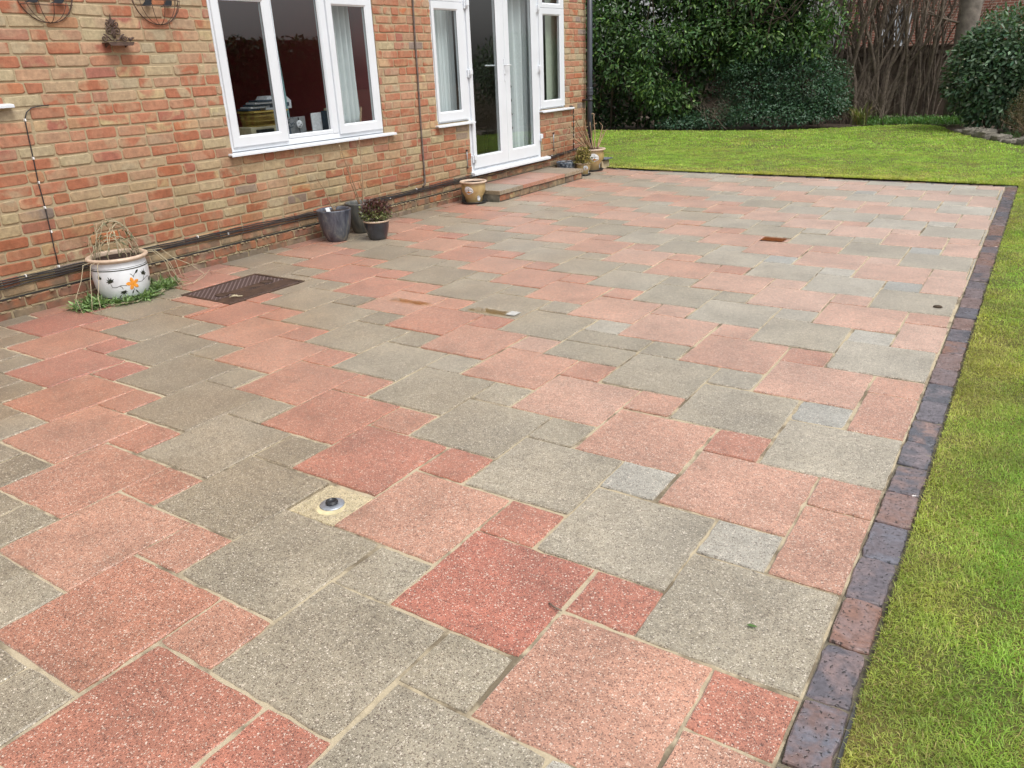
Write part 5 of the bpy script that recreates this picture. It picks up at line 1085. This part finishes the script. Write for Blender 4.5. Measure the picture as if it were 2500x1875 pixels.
# ground cover weeds
n = 9000; P = np.stack([r.uniform(-1.9, .05, n), 17.55+.35*r.randn(n)*.8+.3, np.abs(r.randn(n))*.045], 1); k = P[:, 1] > lawn_top(P[:, 0])+.05; P = P[k]
gc = foliage('ground_cover', None, P, norm(r.randn(len(P), 3)*.4+[0, -.3, 1]), .06, .016, (.10, .22, .045), r, 'leaf_dull', droop=-.5, jit=.8); tag(gc, 'low bright green ground cover along the foot of the bare shrubs', 'ground cover', kind='stuff')
n = 1500; P = np.stack([r.uniform(-4.5, .2, n), np.zeros(n), np.zeros(n)], 1); P[:, 1] = lawn_top(P[:, 0])+np.abs(r.randn(n))*.25; P[:, 2] = -.045
lt = leaves('leaf_litter', P, np.c_[r.randn(n, 2), .1*r.rand(n)], np.c_[r.randn(n, 2)*.4, np.ones(n)], .05, .022, M['leaf_dull'], None, leafcol(n, (.16, .11, .065), r)); tag(lt, 'scattered brown leaf litter on the bare soil behind the lawn', 'leaf litter', kind='stuff')
# fence
fn = thing('panel_fence', 'dark brown timber panel fence behind the bare shrubs', 'fence', (-4, 19.8, 0))
for k in range(-4, 4):
    x0 = k*1.83; m = MB()
    for i in range(12): xx = x0+.05+i*.144; m.box(xx, xx+.150, -.008-.008*(i % 2), .004-.008*(i % 2), .02, 1.50, .001)
    m.build('fence_panel', M['fence'], fn); m = MB()
    for z in (.62, 1.33): m.box(x0+.05, x0+1.78, -.055, -.0165, z, z+.075, .004)
    m.box(x0+.05, x0+1.78, -.04, .03, 1.501, 1.53, .004); m.build('fence_rail', plain('fence_rail_wood', (.085, .068, .05), .9, nscale=6, var=.4) if k == -4 else bpy.data.materials['fence_rail_wood'], fn)
    MB().box(x0-.045, x0+.045, -.06, .05, 0, 1.62, .006).build('fence_post', M['fence'], fn)
# bare shrubs
def bare(name, label, x, y, stems, hgt, r0, lean=.12, depth=3, cat='shrub', mat='bark', nch=3, group='bare shrubs before the fence'):
    t_ = thing(name, label, cat, (x, y, 0), group); 
    for k in range(stems):
        m = MB(); a = rnd.uniform(0, 2*PI); q = rnd.uniform(.05, .22); d = (math.cos(a)*lean*rnd.uniform(.4, 1.6), math.sin(a)*lean*.7, 1); rr = r0*rnd.uniform(.45, 1.15)
        grow(m, (q*math.cos(a), q*.6*math.sin(a), -.05), d, hgt*rnd.uniform(.42, .62), rr, depth, up=.35, spread=.42, seg=6, nch=nch, n=7, wig=.12, rt=.62, lf=.66); m.build('trunk', M[mat], t_)
    return t_
bare('bare_shrub', 'leafless many stemmed shrub nearest the laurel, with reddish twigs', -3.05, 18.2, 18, 4.2, .034)
bare('bare_shrub', 'leafless thin stemmed shrub growing up through the right end of the laurel', -3.65, 18.1, 14, 4.2, .030)
bare('bare_shrub', 'leafless shrub with thick crowded trunks in the middle of the border', -2.45, 18.5, 13, 4.6, .055)
bare('bare_shrub', 'leafless shrub of straight brown stems behind the strappy clump', -1.85, 18.6, 15, 4.6, .046)
bare('bare_shrub', 'leafless shrub of slender stems right of the strappy clump', -1.25, 18.7, 13, 4.4, .038)
bare('bare_shrub', 'leafless shrub closest to the round evergreen shrub', -.80, 18.9, 8, 4.2, .034)
bt = thing('bare_twig_thicket', 'tangle of fine bare twigs in front of the brown stems', 'shrub', (-2.6, 17.7, 0)); m = MB()
for k in range(34): grow(m, (rnd.uniform(-.6, 1.2), rnd.gauss(0, .2), 0), (rnd.gauss(0, .35), rnd.gauss(0, .3), 1), rnd.uniform(.5, .95), .009, 3, up=.15, spread=.65, seg=5, nch=3, n=4, wig=.14)
m.build('stems', M['bark'], bt)
tr_ = thing('grey_trunk_tree', 'tree with one stout grey brown trunk rising behind the round shrub', 'tree', (-.30, 18.5, 0)); m = MB()
m.tube([(0, 0, -.1), (.02, 0, .8), (-.02, 0, 1.6), (.0, 0, 2.3), (.05, 0, 3.2)], [.21, .19, .19, .21, .16], 16); m.build('trunk', M['bark_grey'], tr_)
m = MB(); grow(m, (.03, 0, 3.1), (.3, 0, 1), 1.8, .10, 4, spread=.5, seg=5, n=6); grow(m, (.0, 0, 2.9), (-.5, .2, 1), 1.6, .08, 4, spread=.5, seg=5, n=6); grow(m, (-.05, -.1, 1.9), (-.9, -.5, .5), .8, .03, 2, spread=.5, seg=5, n=5); m.build('crown', M['bark'], tr_)
# neighbour's house
nh = thing('neighbour_house', "neighbour's red brick house seen above the fence", 'house', (-2, 28, 0)); m = MB()
m.box(-2.6, -1.55, 0, .3, 0, 6); m.box(-.70, 9, 0, .3, 0, 6); m.box(-1.55, -.70, 0, .3, 2.75, 6); m.box(-1.55, -.70, 0, .3, 0, 1.55); m.build('wall', M['far_brick'], nh)
wf = MB(); wf.box(-1.549, -1.45, -.03, .05, 1.551, 2.749, .004); wf.box(-.80, -.701, -.03, .05, 1.551, 2.749, .004); wf.box(-1.449, -.801, -.03, .05, 1.551, 1.64, .004); wf.box(-1.449, -.801, -.03, .05, 2.66, 2.749, .004); wf.box(-1.17, -1.10, -.03, .05, 1.641, 2.659, .004); w_o = wf.build('window', M['white'], nh)
MB().add([(-1.449, .06, 1.64), (-.801, .06, 1.64), (-.801, .06, 2.66), (-1.449, .06, 2.66)], [(0, 1, 2, 3)]).build('pane', M['glass'], w_o); MB().box(-1.5, -.75, .07, .08, 1.6, 2.7).build('net_curtain', M['paper'], w_o)
MB().prism([(-3, 6), (9.4, 6), (9.4, 6.2), (3, 9), (-3, 6.2)], -.4, 8, 'y').build('roof', M['slate'], nh)
# boundary hedge and bare tree across the lawn, beyond the right of the view (reflected in the windows)
h2 = thing('boundary_hedge', 'clipped green hedge on the far side of the lawn opposite the house', 'hedge', (8.2, 5, 0)); Ps, Ns = [], []
n = 16000; P = np.stack([r.uniform(-.3, .1, n), r.uniform(-9, 12, n), r.uniform(0, 2.5, n)], 1)
foliage('foliage', h2, P, norm(np.c_[-np.ones(n), r.randn(n, 2)*.5]), .14, .07, (.05, .09, .03), r); MB().box(.1, .5, -9, 12, 0, 2.4).build('branches', M['fence'], h2)
gt = thing('garden_tree', 'bare spreading tree opposite the house windows', 'tree', (6.8, 4.5, 0)); m = MB(); m.tube([(0, 0, -.1), (0, .05, 1.0), (.05, 0, 2.0)], [.13, .11, .09], 10); m.build('trunk', M['bark_grey'], gt); m = MB()
for k in range(6): a = k*1.05; grow(m, (.04, 0, 1.6+.08*k), (math.cos(a)*.9, math.sin(a)*.9, .8), 1.5, .05, 4, spread=.5, seg=5, n=5)
m.build('crown', M['bark_grey'], gt)
